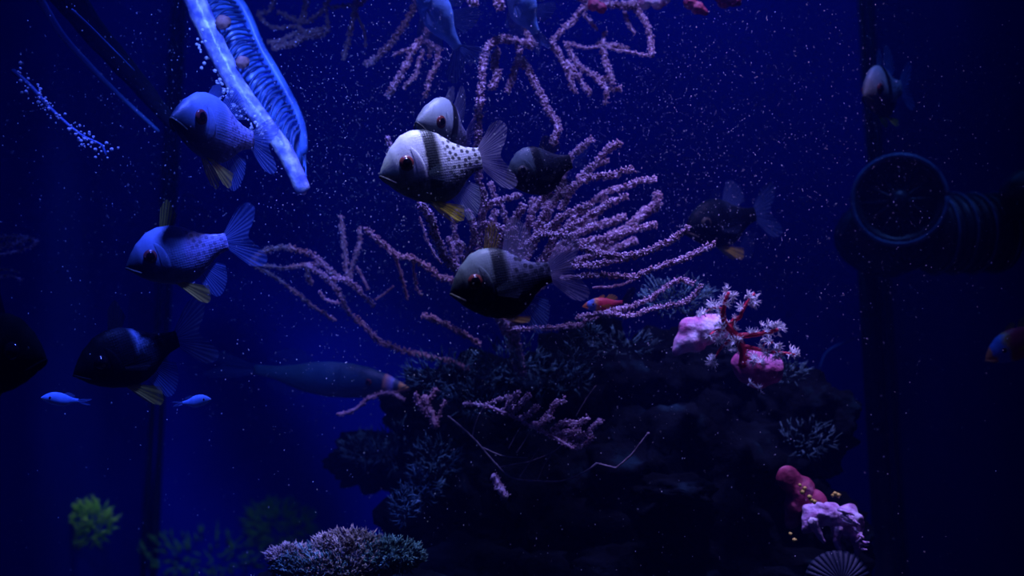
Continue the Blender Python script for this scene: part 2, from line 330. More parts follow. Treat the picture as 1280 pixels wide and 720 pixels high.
for i, (x, y, z, rx, ry, rz, lb) in enumerate([(0.14, 0.90, 0.01, 0.26, 0.16, 0.045, 'broad base boulder on the tank floor under the middle reef'),
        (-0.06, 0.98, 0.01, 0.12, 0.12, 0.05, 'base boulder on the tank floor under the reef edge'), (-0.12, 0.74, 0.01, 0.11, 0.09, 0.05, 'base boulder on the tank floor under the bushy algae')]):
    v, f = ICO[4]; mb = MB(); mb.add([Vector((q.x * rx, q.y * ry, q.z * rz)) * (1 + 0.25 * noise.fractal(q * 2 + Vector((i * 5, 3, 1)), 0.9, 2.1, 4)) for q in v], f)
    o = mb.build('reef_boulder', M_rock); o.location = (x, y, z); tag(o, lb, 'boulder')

# ------------------------------------------------------------------ gorgonians
def polyps(mb, fr, r, per_mm, size, rnd, mi=0):
    L = sum((fr[i + 1][0] - fr[i][0]).length for i in range(len(fr) - 1)); n = int(L * 1000 * per_mm)
    for _ in range(n):
        u = rnd.random() * (len(fr) - 1.001); i = int(u); p = fr[i][0].lerp(fr[i + 1][0], u - i); _, t, nn, b = fr[i]
        a = rnd.random() * 6.283; dr = (nn * math.cos(a) + b * math.sin(a) + t * rnd.uniform(-.5, .6)).normalized()
        s = size * rnd.uniform(.6, 1.4); o = p + dr * r * rnd.uniform(.8, 1.15); e1 = dr.orthogonal().normalized(); e2 = dr.cross(e1)
        m = o + dr * s * 0.6
        mb.add([o, m + e1 * s * .55, m + e2 * s * .55, m - e1 * s * .55, m - e2 * s * .55, o + dr * s * 1.5], [(0, 2, 1), (0, 3, 2), (0, 4, 3), (0, 1, 4), (5, 1, 2), (5, 2, 3), (5, 3, 4), (5, 4, 1)], mi)
def gorgonian(root_px, label, branches, mat, seed, group=None, per_mm=6.0, psize=0.00128, wob=0.0012):
    """branches: (pts px list, depth start, depth end, width px start, width px end)"""
    root = empty('sea_fan', P(*root_px)); tag(root, label, 'coral', group); rnd = random.Random(seed)
    for pts, d0, d1, w0, w1 in branches:
        n = len(pts); w3 = [P(x, y, d0 + (d1 - d0) * i / (n - 1)) for i, (x, y) in enumerate(pts)]
        path = catmull(w3, 0.0016); s = rnd.random() * 50
        path = [p + Vector((noise.noise(p * 90 + Vector((s, 0, 0))), noise.noise(p * 90 + Vector((0, s, 0))), noise.noise(p * 90 + Vector((0, 0, s))))) * wob for p in path]
        k0, k1 = d0 / F, d1 / F; mb = MB(); r0, r1 = w0 * k0 * .265, w1 * k1 * .265
        tube(mb, path, lambda t: r0 + (r1 - r0) * t, 7, rough=0.5, ns=500)
        polyps(mb, frames(path), (r0 + r1) / 2, per_mm * (w0 + w1) / 14, psize * min(1.3, (w0 + w1) / 14), rnd)
        for v in range(len(mb.v)): mb.v[v] = tuple(Vector(mb.v[v]) - root.location)
        mb.build('branch', mat, root)
    return root
main = [
 ([(668, 262), (692, 232), (715, 197), (728, 184), (741, 173)], .86, .86, 8, 8),
 ([(700, 262), (725, 225), (752, 196), (766, 181), (778, 179)], .88, .87, 9, 8),
 ([(722, 222), (745, 206), (760, 200)], .88, .87, 7, 7),
 ([(668, 285), (690, 255), (712, 236), (733, 225), (764, 218), (792, 211)], .85, .83, 9, 7),
 ([(705, 285), (730, 262), (757, 241), (780, 234), (799, 226), (820, 223)], .88, .86, 9, 6),
 ([(690, 300), (729, 275), (749, 261), (768, 251), (784, 244)], .86, .84, 9, 8),
 ([(660, 305), (687, 284), (704, 271), (722, 261), (737, 255)], .84, .83, 8, 8),
 ([(735, 318), (776, 292), (795, 275), (811, 262), (821, 256), (823, 242)], .92, .92, 13, 12),
 ([(715, 306), (745, 299), (772, 294), (799, 286), (821, 281)], .87, .86, 9, 7),
 ([(650, 312), (672, 299), (692, 293), (712, 297), (728, 309), (749, 317), (774, 320), (797, 317), (824, 307), (848, 296), (861, 282)], .80, .78, 8, 7),
 ([(715, 334), (752, 329), (778, 324), (800, 317)], .82, .80, 8, 7),
 ([(700, 348), (729, 344), (749, 343), (774, 345), (793, 345), (812, 338), (836, 329), (855, 323), (875, 313), (894, 305)], .82, .80, 8, 6),
 ([(752, 394), (787, 383), (809, 375), (826, 364), (840, 353), (852, 350), (868, 354)], .84, .83, 7, 6),
 ([(720, 396), (758, 392), (782, 395), (807, 389), (832, 383), (856, 377), (869, 367), (877, 356)], .84, .82, 7, 6),
 ([(640, 412), (690, 410), (725, 406), (735, 399), (760, 391), (784, 385)], .86, .84, 7, 6),
 ([(705, 302), (741, 285), (768, 276), (782, 270)], .90, .90, 10, 8),
 ([(690, 318), (720, 308), (752, 300), (770, 290)], .92, .92, 10, 8),
 ([(740, 360), (765, 358), (785, 352), (800, 346)], .86, .85, 4, 4),
 ([(525, 255), (536, 270), (545, 297), (557, 320), (575, 342), (600, 372)], .80, .84, 9, 11),
 ([(525, 270), (530, 290), (540, 312), (552, 330)], .84, .85, 4, 5),
 ([(586, 262), (592, 290), (588, 312), (580, 328), (590, 360)], .84, .86, 8, 8),
 ([(600, 125), (598, 155), (597, 190), (598, 222), (604, 247), (602, 280), (600, 320), (606, 370)], .84, .86, 8, 9),
 ([(650, 242), (640, 247), (620, 252), (605, 262), (600, 280)], .85, .86, 8, 7),
 ([(655, 255), (648, 268), (640, 280), (630, 293), (622, 320)], .85, .86, 9, 9),
 ([(602, 278), (612, 285), (622, 283), (634, 292), (640, 310)], .84, .85, 9, 9),
 ([(572, 302), (580, 308), (587, 316), (592, 335)], .84, .86, 6, 7),
 ([(668, 248), (663, 275), (655, 300), (645, 330), (635, 365)], .88, .88, 9, 9),
 ([(684, 252), (678, 275), (670, 296), (655, 330)], .88, .88, 9, 9),
 ([(702, 268), (694, 290), (686, 312), (668, 340), (650, 375)], .87, .87, 9, 9),
 ([(640, 285), (644, 300), (640, 318)], .84, .84, 9, 9),
 ([(560, 296), (568, 322), (580, 350), (605, 385)], .90, .90, 7, 8),
 ([(620, 262), (612, 300), (614, 340), (620, 390)], .90, .90, 8, 9),
 ([(572, 262), (566, 280), (572, 305), (584, 330)], .92, .92, 7, 7),
 ([(760, 246), (745, 268), (722, 290), (690, 318), (655, 360)], .94, .92, 9, 9),
 ([(796, 300), (770, 310), (735, 322), (700, 338), (660, 372)], .94, .92, 8, 9),
 ([(706, 205), (703, 228), (690, 258), (672, 290), (655, 325)], .92, .92, 8, 9),
 ([(612, 228), (618, 245), (628, 262), (632, 280)], .88, .88, 7, 7),
 ([(483, 171), (488, 182), (494, 194)], .84, .84, 7, 7),
 ([(494, 194), (505, 215), (520, 238), (528, 256)], .84, .83, 6, 7),
 ([(590, 330), (600, 360), (622, 392), (640, 430), (650, 470)], .88, .96, 11, 14),
 ([(655, 360), (645, 390), (645, 430), (652, 470)], .90, .97, 11, 14),
]
gorgonian((650, 470, .97), 'large pink gorgonian fanning out over the middle of the reef', main, M_coral, 1)
left = [
 ([(312, 327), (334, 312), (359, 310), (387, 317), (402, 327)], .92, .93, 9, 7),
 ([(315, 329), (345, 334), (373, 333), (402, 329)], .91, .93, 6, 6),
 ([(313, 328), (337, 343), (362, 360), (382, 376), (407, 393), (420, 400)], .91, .95, 7, 5),
 ([(382, 332), (407, 346), (423, 365), (434, 387), (454, 407), (474, 427)], .92, .95, 9, 6),
 ([(412, 348), (437, 352), (454, 368), (468, 382)], .90, .92, 7, 6),
 ([(426, 270), (429, 295), (433, 332), (436, 352)], .95, .95, 7, 7),
 ([(451, 284), (448, 307), (441, 329), (436, 352)], .95, .95, 7, 6),
 ([(456, 286), (473, 301), (493, 318), (512, 322), (532, 332), (548, 346), (566, 352), (590, 372)], .90, .92, 8, 8),
 ([(494, 319), (504, 351), (508, 374)], .91, .93, 6, 5),
 ([(516, 325), (520, 357), (527, 371)], .91, .93, 6, 4),
 ([(529, 395), (548, 401), (568, 411), (600, 430)], .90, .94, 8, 7),
 ([(399, 364), (405, 372), (414, 377), (424, 379)], .92, .93, 6, 5),
 ([(384, 330), (386, 348), (390, 356)], .92, .93, 9, 6),
 ([(446, 333), (452, 345), (460, 362)], .94, .94, 5, 5),
 ([(492, 358), (482, 366), (470, 374)], .94, .94, 4, 4),
 ([(402, 328), (420, 344), (436, 352), (452, 366)], .93, .93, 8, 7),
 ([(474, 427), (510, 440), (560, 452), (620, 475)], .95, 1.0, 6, 9),
]
gorgonian((620, 475, 1.0), 'dim mauve gorgonian spreading left of the dark banded fish', left, M_coral_dim, 2, per_mm=4.0)
top = [
 ([(525, 50), (514, 67), (501, 94), (484, 121)], .92, .90, 9, 8), ([(529, 62), (523, 84), (516, 99), (504, 110)], .92, .91, 7, 6),
 ([(536, 52), (537, 72)], .92, .92, 7, 7), ([(549, 62), (544, 84), (537, 99), (531, 122)], .92, .91, 8, 7), ([(518, 61), (504, 64), (491, 69)], .92, .92, 6, 5),
 ([(625, -112), (585, -70), (560, -30), (540, 20), (530, 52)], .96, .92, 10, 9), ([(530, 50), (549, 62)], .92, .92, 7, 7),
 ([(669, 58), (649, 53), (628, 48), (615, 54), (606, 71), (603, 90), (600, 128)], .92, .86, 9, 9), ([(622, 62), (617, 82), (622, 94), (613, 111)], .91, .89, 9, 9),
 ([(648, 58), (645, 84), (634, 115)], .91, .90, 9, 7), ([(648, 68), (662, 90), (673, 112), (682, 130), (692, 148), (698, 160), (690, 182)], .90, .87, 7, 11),
 ([(636, -112), (640, -30), (650, 15), (666, 56)], .97, .92, 9, 8), ([(690, 52), (701, 73), (711, 94), (718, 117)], .91, .90, 8, 8), ([(708, 76), (727, 101), (738, 117)], .91, .90, 7, 8),
 ([(707, 55), (725, 83), (741, 94), (758, 109), (776, 110)], .92, .90, 7, 7), ([(758, 109), (756, 131)], .90, .90, 7, 6), ([(752, 58), (758, 78), (765, 105)], .92, .90, 7, 9),
 ([(740, 90), (752, 100), (764, 96)], .91, .91, 8, 8), ([(704, 53), (732, 60), (753, 58), (772, 62), (793, 66), (816, 71)], .92, .90, 5, 5), ([(745, 55), (765, 56), (785, 62)], .93, .92, 8, 6),
 ([(650, -112), (720, -60), (785, -10), (791, 5), (803, 21), (812, 40), (815, 70)], .95, .90, 8, 7), ([(780, 15), (785, 28), (794, 42)], .93, .92, 6, 6), ([(648, -112), (690, -50), (715, -12), (734, 0), (765, 5), (798, 8)], .95, .92, 9, 9),
 ([(728, 18), (736, 26), (747, 36)], .93, .93, 6, 5), ([(690, 52), (720, 20), (745, -12), (700, -60), (655, -112)], .92, .96, 7, 8), ([(592, 4), (588, -20), (600, -60), (625, -110)], .88, .97, 16, 12), ([(626, 8), (618, -16), (625, -60), (632, -110)], .88, .98, 15, 12),
 ([(514, 16), (501, 37), (487, 56), (468, 74), (456, 82)], .96, .94, 10, 6), ([(620, -112), (560, -70), (530, -30), (514, 16)], .97, .96, 9, 9), ([(756, 40), (752, 58)], .93, .92, 6, 6),
]
gorgonian((640, -60, .98), 'pink gorgonian mirrored in the water surface, built as hanging branches at the top middle', top, M_coral, 3, per_mm=4.5)  # water surface reflection of the coral, modelled as solid branches
topleft = [
 ([(321, 16), (337, 12), (352, -20), (400, -80)], .98, .98, 7, 7), ([(321, 17), (335, 31), (350, 35), (370, 33), (382, 39), (397, 36), (412, 33)], .98, .98, 6, 6),
 ([(348, 14), (364, 23), (379, 28), (393, 20), (406, 9), (418, -30), (425, -85)], .98, .98, 6, 9), ([(335, 53), (353, 49), (370, 41), (380, 38)], .98, .98, 8, 6), ([(341, 60), (364, 55), (382, 47), (407, 41)], .98, .98, 13, 7),
 ([(412, 8), (436, 8), (456, 1), (462, -30), (450, -85)], .98, .98, 6, 8), ([(440, -85), (446, -30), (444, 8), (440, 32), (429, 74)], .98, .97, 9, 6), ([(444, 14), (454, 36), (456, 60)], .98, .98, 5, 4), ([(407, 12), (410, 25), (409, 40)], .98, .98, 6, 6),
 ([(378, 26), (382, 8), (388, -30), (412, -85)], .98, .98, 8, 8),
]
gorgonian((420, -60, .99), 'dusty pink gorgonian mirrored in the water surface beside the ribbed blue panel', topleft, M_coral_dim, 4, per_mm=3.5)  # mirror image in the water surface, given solid branches
farleft = [([(-25, 300), (0, 296), (25, 297), (48, 302)], .9, .92, 9, 6), ([(-20, 322), (10, 316), (30, 312), (46, 305)], .9, .92, 6, 5), ([(-20, 312), (8, 306), (30, 303)], .91, .91, 9, 7), ([(-20, 350), (10, 345), (28, 350)], .92, .92, 5, 4), ([(-20, 338), (8, 336), (24, 342)], .92, .92, 5, 4)]
gorgonian((-30, 330, .93), 'dim mauve gorgonian tips at the far left wall', farleft, M_coral, 5, per_mm=3.5)

# ------------------------------------------------------------------ feathery twig on the reef (mostly bare, with fuzzy tufts)
rock(560, -128, 1.0, 215, 34, 91, 'dark ledge added above the view to hold up the mirrored gorgonians', M_rock, 4, rdeep=70)  # unseen ledge, added only to carry the mirrored branches
def twig_fan():
    root = empty('feathery_twig', P(579, 505, .90)); tag(root, 'bare arching twig fan with fuzzy mauve tufts on the reef', 'coral'); rnd = random.Random(9)
    def br(pts, d0, d1, w0, w1, mat, pm, ps, nm):
        n = len(pts); path = catmull([P(x, y, d0 + (d1 - d0) * i / (n - 1)) for i, (x, y) in enumerate(pts)], 0.0018); mb = MB()
        tube(mb, path, lambda t: (w0 + (w1 - w0) * t) * d0 / F * .5, 6, rough=.4, ns=400)
        if pm: polyps(mb, frames(path), w0 * d0 / F * .5, pm, ps, rnd)
        mb.v = [tuple(Vector(v) - root.location) for v in mb.v]; mb.build(nm, mat, root)
    for pts in ([(579, 505), (605, 507), (635, 518), (665, 533), (691, 546), (717, 561)],): br(pts, .86, .84, 4, 4, M_coral, 2.2, .0012, 'branch')
    for pts, a, b in (([(560, 520), (590, 546), (620, 580), (639, 597), (665, 601), (702, 601), (729, 591), (746, 579)], 2.6, 2.0), ([(624, 584), (645, 580), (665, 576), (691, 565), (702, 556)], 1.8, 1.4), ([(650, 596), (662, 578), (674, 560)], 1.4, 1),
                      ([(672, 600), (680, 582), (690, 566)], 1.4, 1), ([(600, 558), (630, 570), (660, 572)], 1.6, 1), ([(636, 560), (644, 545), (650, 535)], 1.4, 1), ([(646, 566), (655, 552), (662, 540)], 1.4, 1), ([(590, 546), (596, 525), (605, 508)], 1.6, 1.6), ([(720, 520), (735, 495), (745, 482)], 1.3, .9), ([(770, 585), (789, 569), (800, 555), (811, 541)], 2.2, 3.2), ([(746, 579), (758, 582), (770, 585)], 1.8, 1.8)):
        br(pts, .86, .85, a, b, M_twig, 0, 0, 'twig')
    for pts, wd in (([(632, 512), (640, 500), (648, 490)], 10), ([(640, 515), (652, 505), (662, 492)], 9), ([(652, 524), (664, 515), (672, 508)], 8), ([(676, 530), (688, 515), (694, 505), (706, 500)], 8), ([(690, 540), (706, 528), (722, 530), (735, 522)], 9), ([(690, 545), (708, 540), (726, 538)], 9),
                    ([(700, 550), (720, 548), (738, 538), (752, 524)], 8), ([(716, 560), (728, 556), (742, 545)], 9), ([(606, 507), (622, 500), (636, 496)], 5), ([(664, 532), (680, 528), (690, 520)], 8)):
        br(pts, .85, .84, wd * .5, wd * .3, M_coral, wd * .7, .0013, 'tuft')
    br([(617, 594), (623, 606), (632, 622)], .84, .83, 9, 11, M_coral, 3.5, .0012, 'stub')
twig_fan()
def tuft_coral():
    root = empty('stub_coral', P(535, 530, .92)); tag(root, 'short mauve coral stub left of the feathery twig', 'coral'); rnd = random.Random(12)
    for pts, wd in (([(545, 535), (538, 515), (530, 495)], 11), ([(535, 518), (524, 505), (519, 492)], 8), ([(533, 506), (540, 494), (546, 486)], 7), ([(545, 530), (552, 512), (556, 500)], 4)):
        path = catmull([P(x, y, .90) for x, y in pts], .0016); mb = MB(); tube(mb, path, wd * .9 / F * .33, 7, rough=.5); polyps(mb, frames(path), wd * .9 / F * .33, 3.5, .0012, rnd)
        mb.v = [tuple(Vector(v) - root.location) for v in mb.v]; mb.build('branch', M_coral_dim, root)
tuft_coral()
def lone_twig(pts, d, wd, label, mat):
    mb = MB(); path = catmull([P(x, y, d) for x, y in pts], .0016); tube(mb, path, wd * d / F * .4, 7, rough=.5); polyps(mb, frames(path), wd * d / F * .35, 2.5, .0012, random.Random(len(label)))
    o = mb.build('coral_twig', mat); tag(o, label, 'coral twig'); return o
lone_twig([(421, 518), (440, 514), (462, 498), (486, 491), (505, 500)], .95, 5, 'thin brownish coral twig under the slim dim fish', M_coral_dim)

# ------------------------------------------------------------------ algae
def frond_mesh(px, py, d, rx, ry, n, hgt, rnd, up=0.5, wd=1.1, nm='fronds', mat=M_algae, parent=None, loc=None):
    mb = MB(); k = d / F
    for _ in range(n):
        a = rnd.random() * 6.283; q = math.sqrt(rnd.random()); h = math.sqrt(max(0, 1 - q * q))
        base = P(px, py, d) + AX * rx * k * q * math.cos(a) - AY * rx * k * h * 0.5 * rnd.uniform(-.4, 1) + AZ * ry * k * q * math.sin(a)
        dr = (AX * q * math.cos(a) * .9 + AZ * (up + q * math.sin(a) * .9) - AY * h * .8 + Vector((rnd.uniform(-.5, .5), rnd.uniform(-.5, .5), rnd.uniform(-.5, .5)))).normalized()
        L = hgt * k * rnd.uniform(.5, 1.2); wv = dr.orthogonal().normalized(); wv = (wv + dr.cross(wv) * rnd.uniform(-1.5, 1.5)).normalized() * wd * k * rnd.uniform(.6, 1.2)
        b2 = dr.cross(wv) * .7; bend = Vector((rnd.uniform(-.4, .4), rnd.uniform(-.4, .4), rnd.uniform(-.4, .4))) * L
        m = base + dr * L * .55 + bend * .2; e = base + dr * L + bend
        vs = [base + wv, base - wv * .5 + b2, base - wv * .5 - b2, m + wv * .8, m - wv * .4 + b2 * .8, m - wv * .4 - b2 * .8, e]
        fs = [(0, 1, 4, 3), (1, 2, 5, 4), (2, 0, 3, 5), (3, 4, 6), (4, 5, 6), (5, 3, 6)]
        mb.add(vs, fs)
        side = wv.normalized() * rnd.choice((-1, 1)); e3 = m + (dr + side * 1.1).normalized() * L * .5
        mb.add([m + wv * .6, m - wv * .4 + b2 * .6, m - wv * .4 - b2 * .6, e3], [(0, 1, 3), (1, 2, 3), (2, 0, 3)])
    if loc is not None: mb.v = [tuple(Vector(v) - loc) for v in mb.v]
    o = mb.build(nm, mat, parent); o['kind'] = 'stuff'; return o
def algae(px, py, d, rx, ry, n, hgt, seed, label, mats, name='algae_tuft', up=.5, wd=1.1):
    root = empty(name, P(px, py, d)); tag(root, label, 'algae'); rnd = random.Random(seed)
    for m, dx, dy, s in mats: frond_mesh(px + dx, py + dy, d, rx * s, ry * s, int(n * s), hgt, rnd, up, wd, 'fronds', m, root, root.location)
    return root
algae(425, 708, .72, 82, 34, 2600, 9, 21, 'bushy pinkish brown and blue coralline algae at the bottom edge', [(M_dusk, 0, 0, .8), (M_dusk, -60, -12, .35), (M_algae, 55, -14, .6), (M_dusk, 10, -26, .5), (M_algae, -20, 0, .8)], 'coralline_algae', wd=1.5)
for i, (px, py, d, rx, ry, n, lb) in enumerate([
    (560, 470, .93, 55, 26, 260, 'blue green algae tuft on the reef just below the dark banded fish'), (640, 455, .93, 50, 26, 200, 'blue green algae tuft beneath the trunk of the large gorgonian'),
    (505, 560, 1.0, 40, 30, 160, 'thin teal algae on the rock left of the bare twig'), (465, 560, 1.07, 42, 18, 130, 'dim teal algae on the low rock left of the reef'), (530, 605, .92, 22, 24, 110, 'small teal algae tuft low on the reef edge'), (505, 632, .88, 14, 22, 80, 'small teal algae tuft above the bushy coralline algae'),
    (600, 500, .95, 45, 20, 130, 'faint blue algae film just above the bare twig arch'), (690, 470, .95, 50, 24, 150, 'faint blue algae film on the rock between small red fish and feathery twig'), (545, 575, .93, 30, 28, 120, 'faint blue algae film at the reef edge left of the pink stub'), (780, 430, .93, 40, 14, 90, 'faint dark algae film below the lowest gorgonian loop'),
    (845, 372, .92, 42, 22, 240, 'dark green algae behind the two looping gorgonian tips'), (722, 450, .88, 16, 24, 110, 'teal algae patch on the rock under the small red fish'), (735, 415, .88, 14, 7, 60, 'little teal algae tuft beneath the small red fish'), (1010, 548, .93, 34, 22, 110, 'dim teal algae above the rose red sponge ledge'), (985, 465, .93, 22, 14, 70, 'dim algae tuft right of the round pink sponge')]):
    algae(px, py, d, rx, ry, n, 13, 30 + i, lb, [(M_algae, 0, 0, 1.0)])
# far green algae growing on the back wall
for px, py, rx, ry, lb, s in ((108, 655, 30, 24, 'blurred bright green algae clump low on the left wall', 51), (352, 655, 42, 26, 'blurred dark green algae clump low on the back wall', 52), (255, 690, 80, 28, 'dim green algae band low on the back wall between the two clumps', 53)):
    d = 1.42 if px < 200 else 1.66
    algae(px, py, d, rx, ry, 260 if px != 255 else 120, 14, s, lb, [(M_green, 0, 0, 1.0)], 'green_algae', wd=2.0)

# ------------------------------------------------------------------ sponges, soft coral
def lump(px, py, d, pts, mat, seed, amp=.18):
    """a blob through several lobes: metaball-like union by sphere projection"""
    c = P(px, py, d); k = d / F; v, f = ICO[5]; mb = MB(); vs = []; off = Vector((seed, seed * 2, seed * 3))
    lob = [(Vector(((x - px) * k, dy * k, (py - y) * k)), r * k) for x, y, dy, r in pts]
    for q in v:
        r = 0.0
        for o, rr in lob:
            b = q.dot(o); disc = b * b - o.dot(o) + rr * rr
            if disc > 0: r = max(r, b + math.sqrt(disc))
        r = max(r, 3 * k) * (1 + amp * noise.fractal(q * 3.0 + off, 1, 2, 4) + amp * .3 * noise.noise(q * 14 + off))
        u = q * r; vs.append(u.x * AX + u.y * AY + u.z * AZ)
    # relax creases between lobes
    nb = [set() for _ in vs]
    for a, b, cc in f: nb[a] |= {b, cc}; nb[b] |= {a, cc}; nb[cc] |= {a, b}
    for _ in range(5): vs = [vs[i] * .4 + sum((vs[j] for j in nb[i]), Vector()) * (.6 / len(nb[i])) for i in range(len(vs))]
    mb.add(vs, f); return mb, c
mb, c = lump(875, 418, .88, [(880, 412, 0, 20), (862, 410, 0, 14), (895, 410, 0, 18), (854, 428, 0, 13), (868, 424, 0, 17), (847, 438, 0, 8), (843, 444, 0, 5)], M_pinksponge, 3, .06)
o = mb.build('pink_sponge', M_pinksponge); o.location = c; tag(o, 'pale pink sponge flaring down to a white skirt, left of the crimson soft coral', 'sponge')
mb, c = lump(947, 460, .87, [(940, 458, 0, 24), (958, 460, 0, 22), (948, 468, 0, 18), (930, 455, 0, 16)], M_pinksponge, 5, .10)
o = mb.build('round_sponge', M_rosesponge); o.location = c; tag(o, 'rounded rose pink sponge under the crimson soft coral', 'sponge')
def star_mesh(n=8):
    mb = MB()
    for k in range(n):
        a = 6.283 * k / n; t = Vector((math.cos(a), math.sin(a), 0.55)).normalized(); s = Vector((-math.sin(a), math.cos(a), 0))
        u = t.cross(s); b = t * .15; m = t * .8; e = t * 1.45 + Vector((0, 0, .15)); w_ = .10
        mb.add([b + s * w_, b + u * w_, b - s * w_, b - u * w_, m + s * .13, m + u * .09, m - s * .13, m - u * .09, e], [(0, 1, 5, 4), (1, 2, 6, 5), (2, 3, 7, 6), (3, 0, 4, 7), (4, 5, 8), (5, 6, 8), (6, 7, 8), (7, 4, 8)])
    v, f = ICO[1]; mb.add([q * .2 for q in v], f); tube(mb, [Vector((0, 0, -.7)), Vector((0, 0, -.3)), Vector((0, 0, 0))], .12, 6)
    return mb
def soft_coral():
    root = empty('soft_coral', P(926, 446, .86)); tag(root, 'crimson branching soft coral with white star polyps, between two pink sponges', 'soft coral'); rnd = random.Random(4); d = .85
    def stem(pts, w0, w1, dd=0.0):
        path = catmull([P(x, y, d + dd * i / (len(pts) - 1)) for i, (x, y) in enumerate(pts)], .0015); mb = MB(); tube(mb, path, lambda t: (w0 + (w1 - w0) * t) * d / F * .5, 8, rough=.3, ns=250)
        mb.v = [tuple(Vector(v) - root.location) for v in mb.v]; mb.build('stem', M_redstem, root); return path
    stems = [([(927, 458), (929, 444), (926, 430), (918, 418), (910, 408)], 11, 9, 0), ([(912, 412), (906, 404), (904, 390), (907, 376), (911, 366)], 9, 4, -.01), ([(912, 410), (918, 400), (925, 396), (929, 386), (937, 374), (943, 367)], 7, 3, 0), ([(922, 420), (944, 418), (962, 415), (972, 412)], 8, 4, -.01),
             ([(926, 432), (945, 436), (962, 440), (978, 441), (993, 443)], 6, 3, -.012), ([(908, 412), (896, 413), (888, 418)], 5, 3, -.01), ([(914, 425), (902, 434), (893, 449)], 4, 2, 0), ([(905, 388), (895, 384), (880, 391)], 4, 2, 0), ([(950, 438), (956, 430), (966, 428)], 4, 2, -.01), ([(930, 446), (945, 450), (952, 456)], 4, 2, -.01)]
    pts = []
    for s in stems: pts.append(stem(*s))
    proto = None
    def polyp(p, s, nrm):
        nonlocal proto
        if proto is None: proto = o = star_mesh().build('polyp', M_polyp, root)
        else: o = proto.copy(); COL.objects.link(o); o.parent = root
        o.location = p - root.location; o.rotation_euler = (Vector(nrm).to_track_quat('Z', 'Y')).to_euler(); o.scale = (s, s, s)
    for path in pts:
        n = max(4, int(len(path) * .42))
        for i in range(n):
            u = 1 - (i / n) ** 1.5 * .85; p = path[min(len(path) - 1, int(u * (len(path) - 1)))]
            a = rnd.random() * 6.283; nrm = AX * math.cos(a) + AZ * math.sin(a) - AY * rnd.uniform(0, 1.2)
            nrm.normalize(); polyp(p + nrm * rnd.uniform(3, 7) * d / F, rnd.uniform(3.8, 6.8) * d / F, nrm)
    for x, y, n, sp in ((912, 366, 5, 7), (903, 376, 4, 6), (889, 382, 3, 5), (938, 373, 5, 6), (876, 391, 3, 5), (971, 413, 6, 7), (957, 405, 3, 5), (976, 440, 6, 8), (991, 442, 3, 4), (898, 414, 5, 8), (916, 430, 6, 8), (898, 428, 4, 6), (893, 450, 3, 5), (958, 434, 6, 8), (948, 487, 3, 5), (938, 483, 2, 4), (948, 452, 3, 5)):
        for _ in range(n):
            nrm = (AX * rnd.uniform(-1, 1) + AZ * rnd.uniform(-.4, 1) - AY * rnd.uniform(.1, 1)).normalized()
            polyp(P(x + rnd.uniform(-sp, sp), y + rnd.uniform(-sp, sp), d - .006), rnd.uniform(3.6, 6.6) * d / F, nrm)
soft_coral()
def red_ledge():
    root = empty('sponge_ledge', P(1035, 665, .86)); tag(root, 'rose red sponge ledge with pale mauve ragged crust at the lower right', 'sponge')
    def pt(mb, c, nm, mat):
        o = mb.build(nm, mat, root); o.location = c - root.location; return o
    mb, c = lump(1003, 617, .87, [(985, 598, 0, 16), (1000, 612, 0, 18), (1016, 628, 0, 17), (996, 632, 0, 16), (990, 655, 4, 12)], M_redsponge, 7, .16); pt(mb, c, 'sponge_body', M_redsponge)
    mb, c = lump(1040, 650, .85, [(1020, 642, 0, 14), (1040, 643, 0, 15), (1060, 648, 0, 17), (1068, 664, 0, 15), (1012, 655, 0, 12), (1050, 660, 0, 12)], M_palesponge, 8, .30); pt(mb, c, 'crust', M_palesponge)
    rnd = random.Random(8)
    for _ in range(26):   # ragged frills along the crust's free edge
        t = rnd.random(); x = 1048 + 30 * t + rnd.uniform(-4, 8); y = 640 + 45 * t ** 1.5 + rnd.uniform(-5, 5); p = P(x, y, .838); mb = MB()
        e = p + (AX * rnd.uniform(.2, 1) + AZ * rnd.uniform(-.5, .6) - AY * .3).normalized() * rnd.uniform(5, 9) * .84 / F
        tube(mb, [p, p.lerp(e, .5), e], lambda t: (2.6 - 1.8 * t) * .84 / F, 6, rough=.4, ns=600); mb.v = [tuple(Vector(v) - root.location) for v in mb.v]; mb.build('frill', M_palesponge, root)
    for x, y in ((1012, 622), (1014, 626), (1044, 618), (1048, 620), (1041, 620), (1000, 607), (1006, 611), (1003, 616), (988, 668), (993, 676), (1018, 628)):
        mb = MB(); v, f = ICO[1]; s = rnd.uniform(1.6, 2.6) * .84 / F; mb.add([q * s * (1.6 if q.z > 0 else 1) for q in v], f); o = mb.build('bud', M_yellow, root); o.location = P(x, y, .838) - root.location
    for pts, wd in (([(1015, 650), (1022, 665), (1030, 678)], 9), ([(1048, 658), (1046, 672), (1050, 690)], 9), ([(1068, 668), (1072, 682), (1070, 695)], 11)):   # drooping folds
        path = catmull([P(x, y, .845) for x, y in pts], .002); mb = MB(); tube(mb, path, lambda t: wd * (.8 - .5 * t) * .85 / F, 8, rough=.35, ns=200); mb.v = [tuple(Vector(v) - root.location) for v in mb.v]; mb.build('fold', M_palesponge, root)
red_ledge()
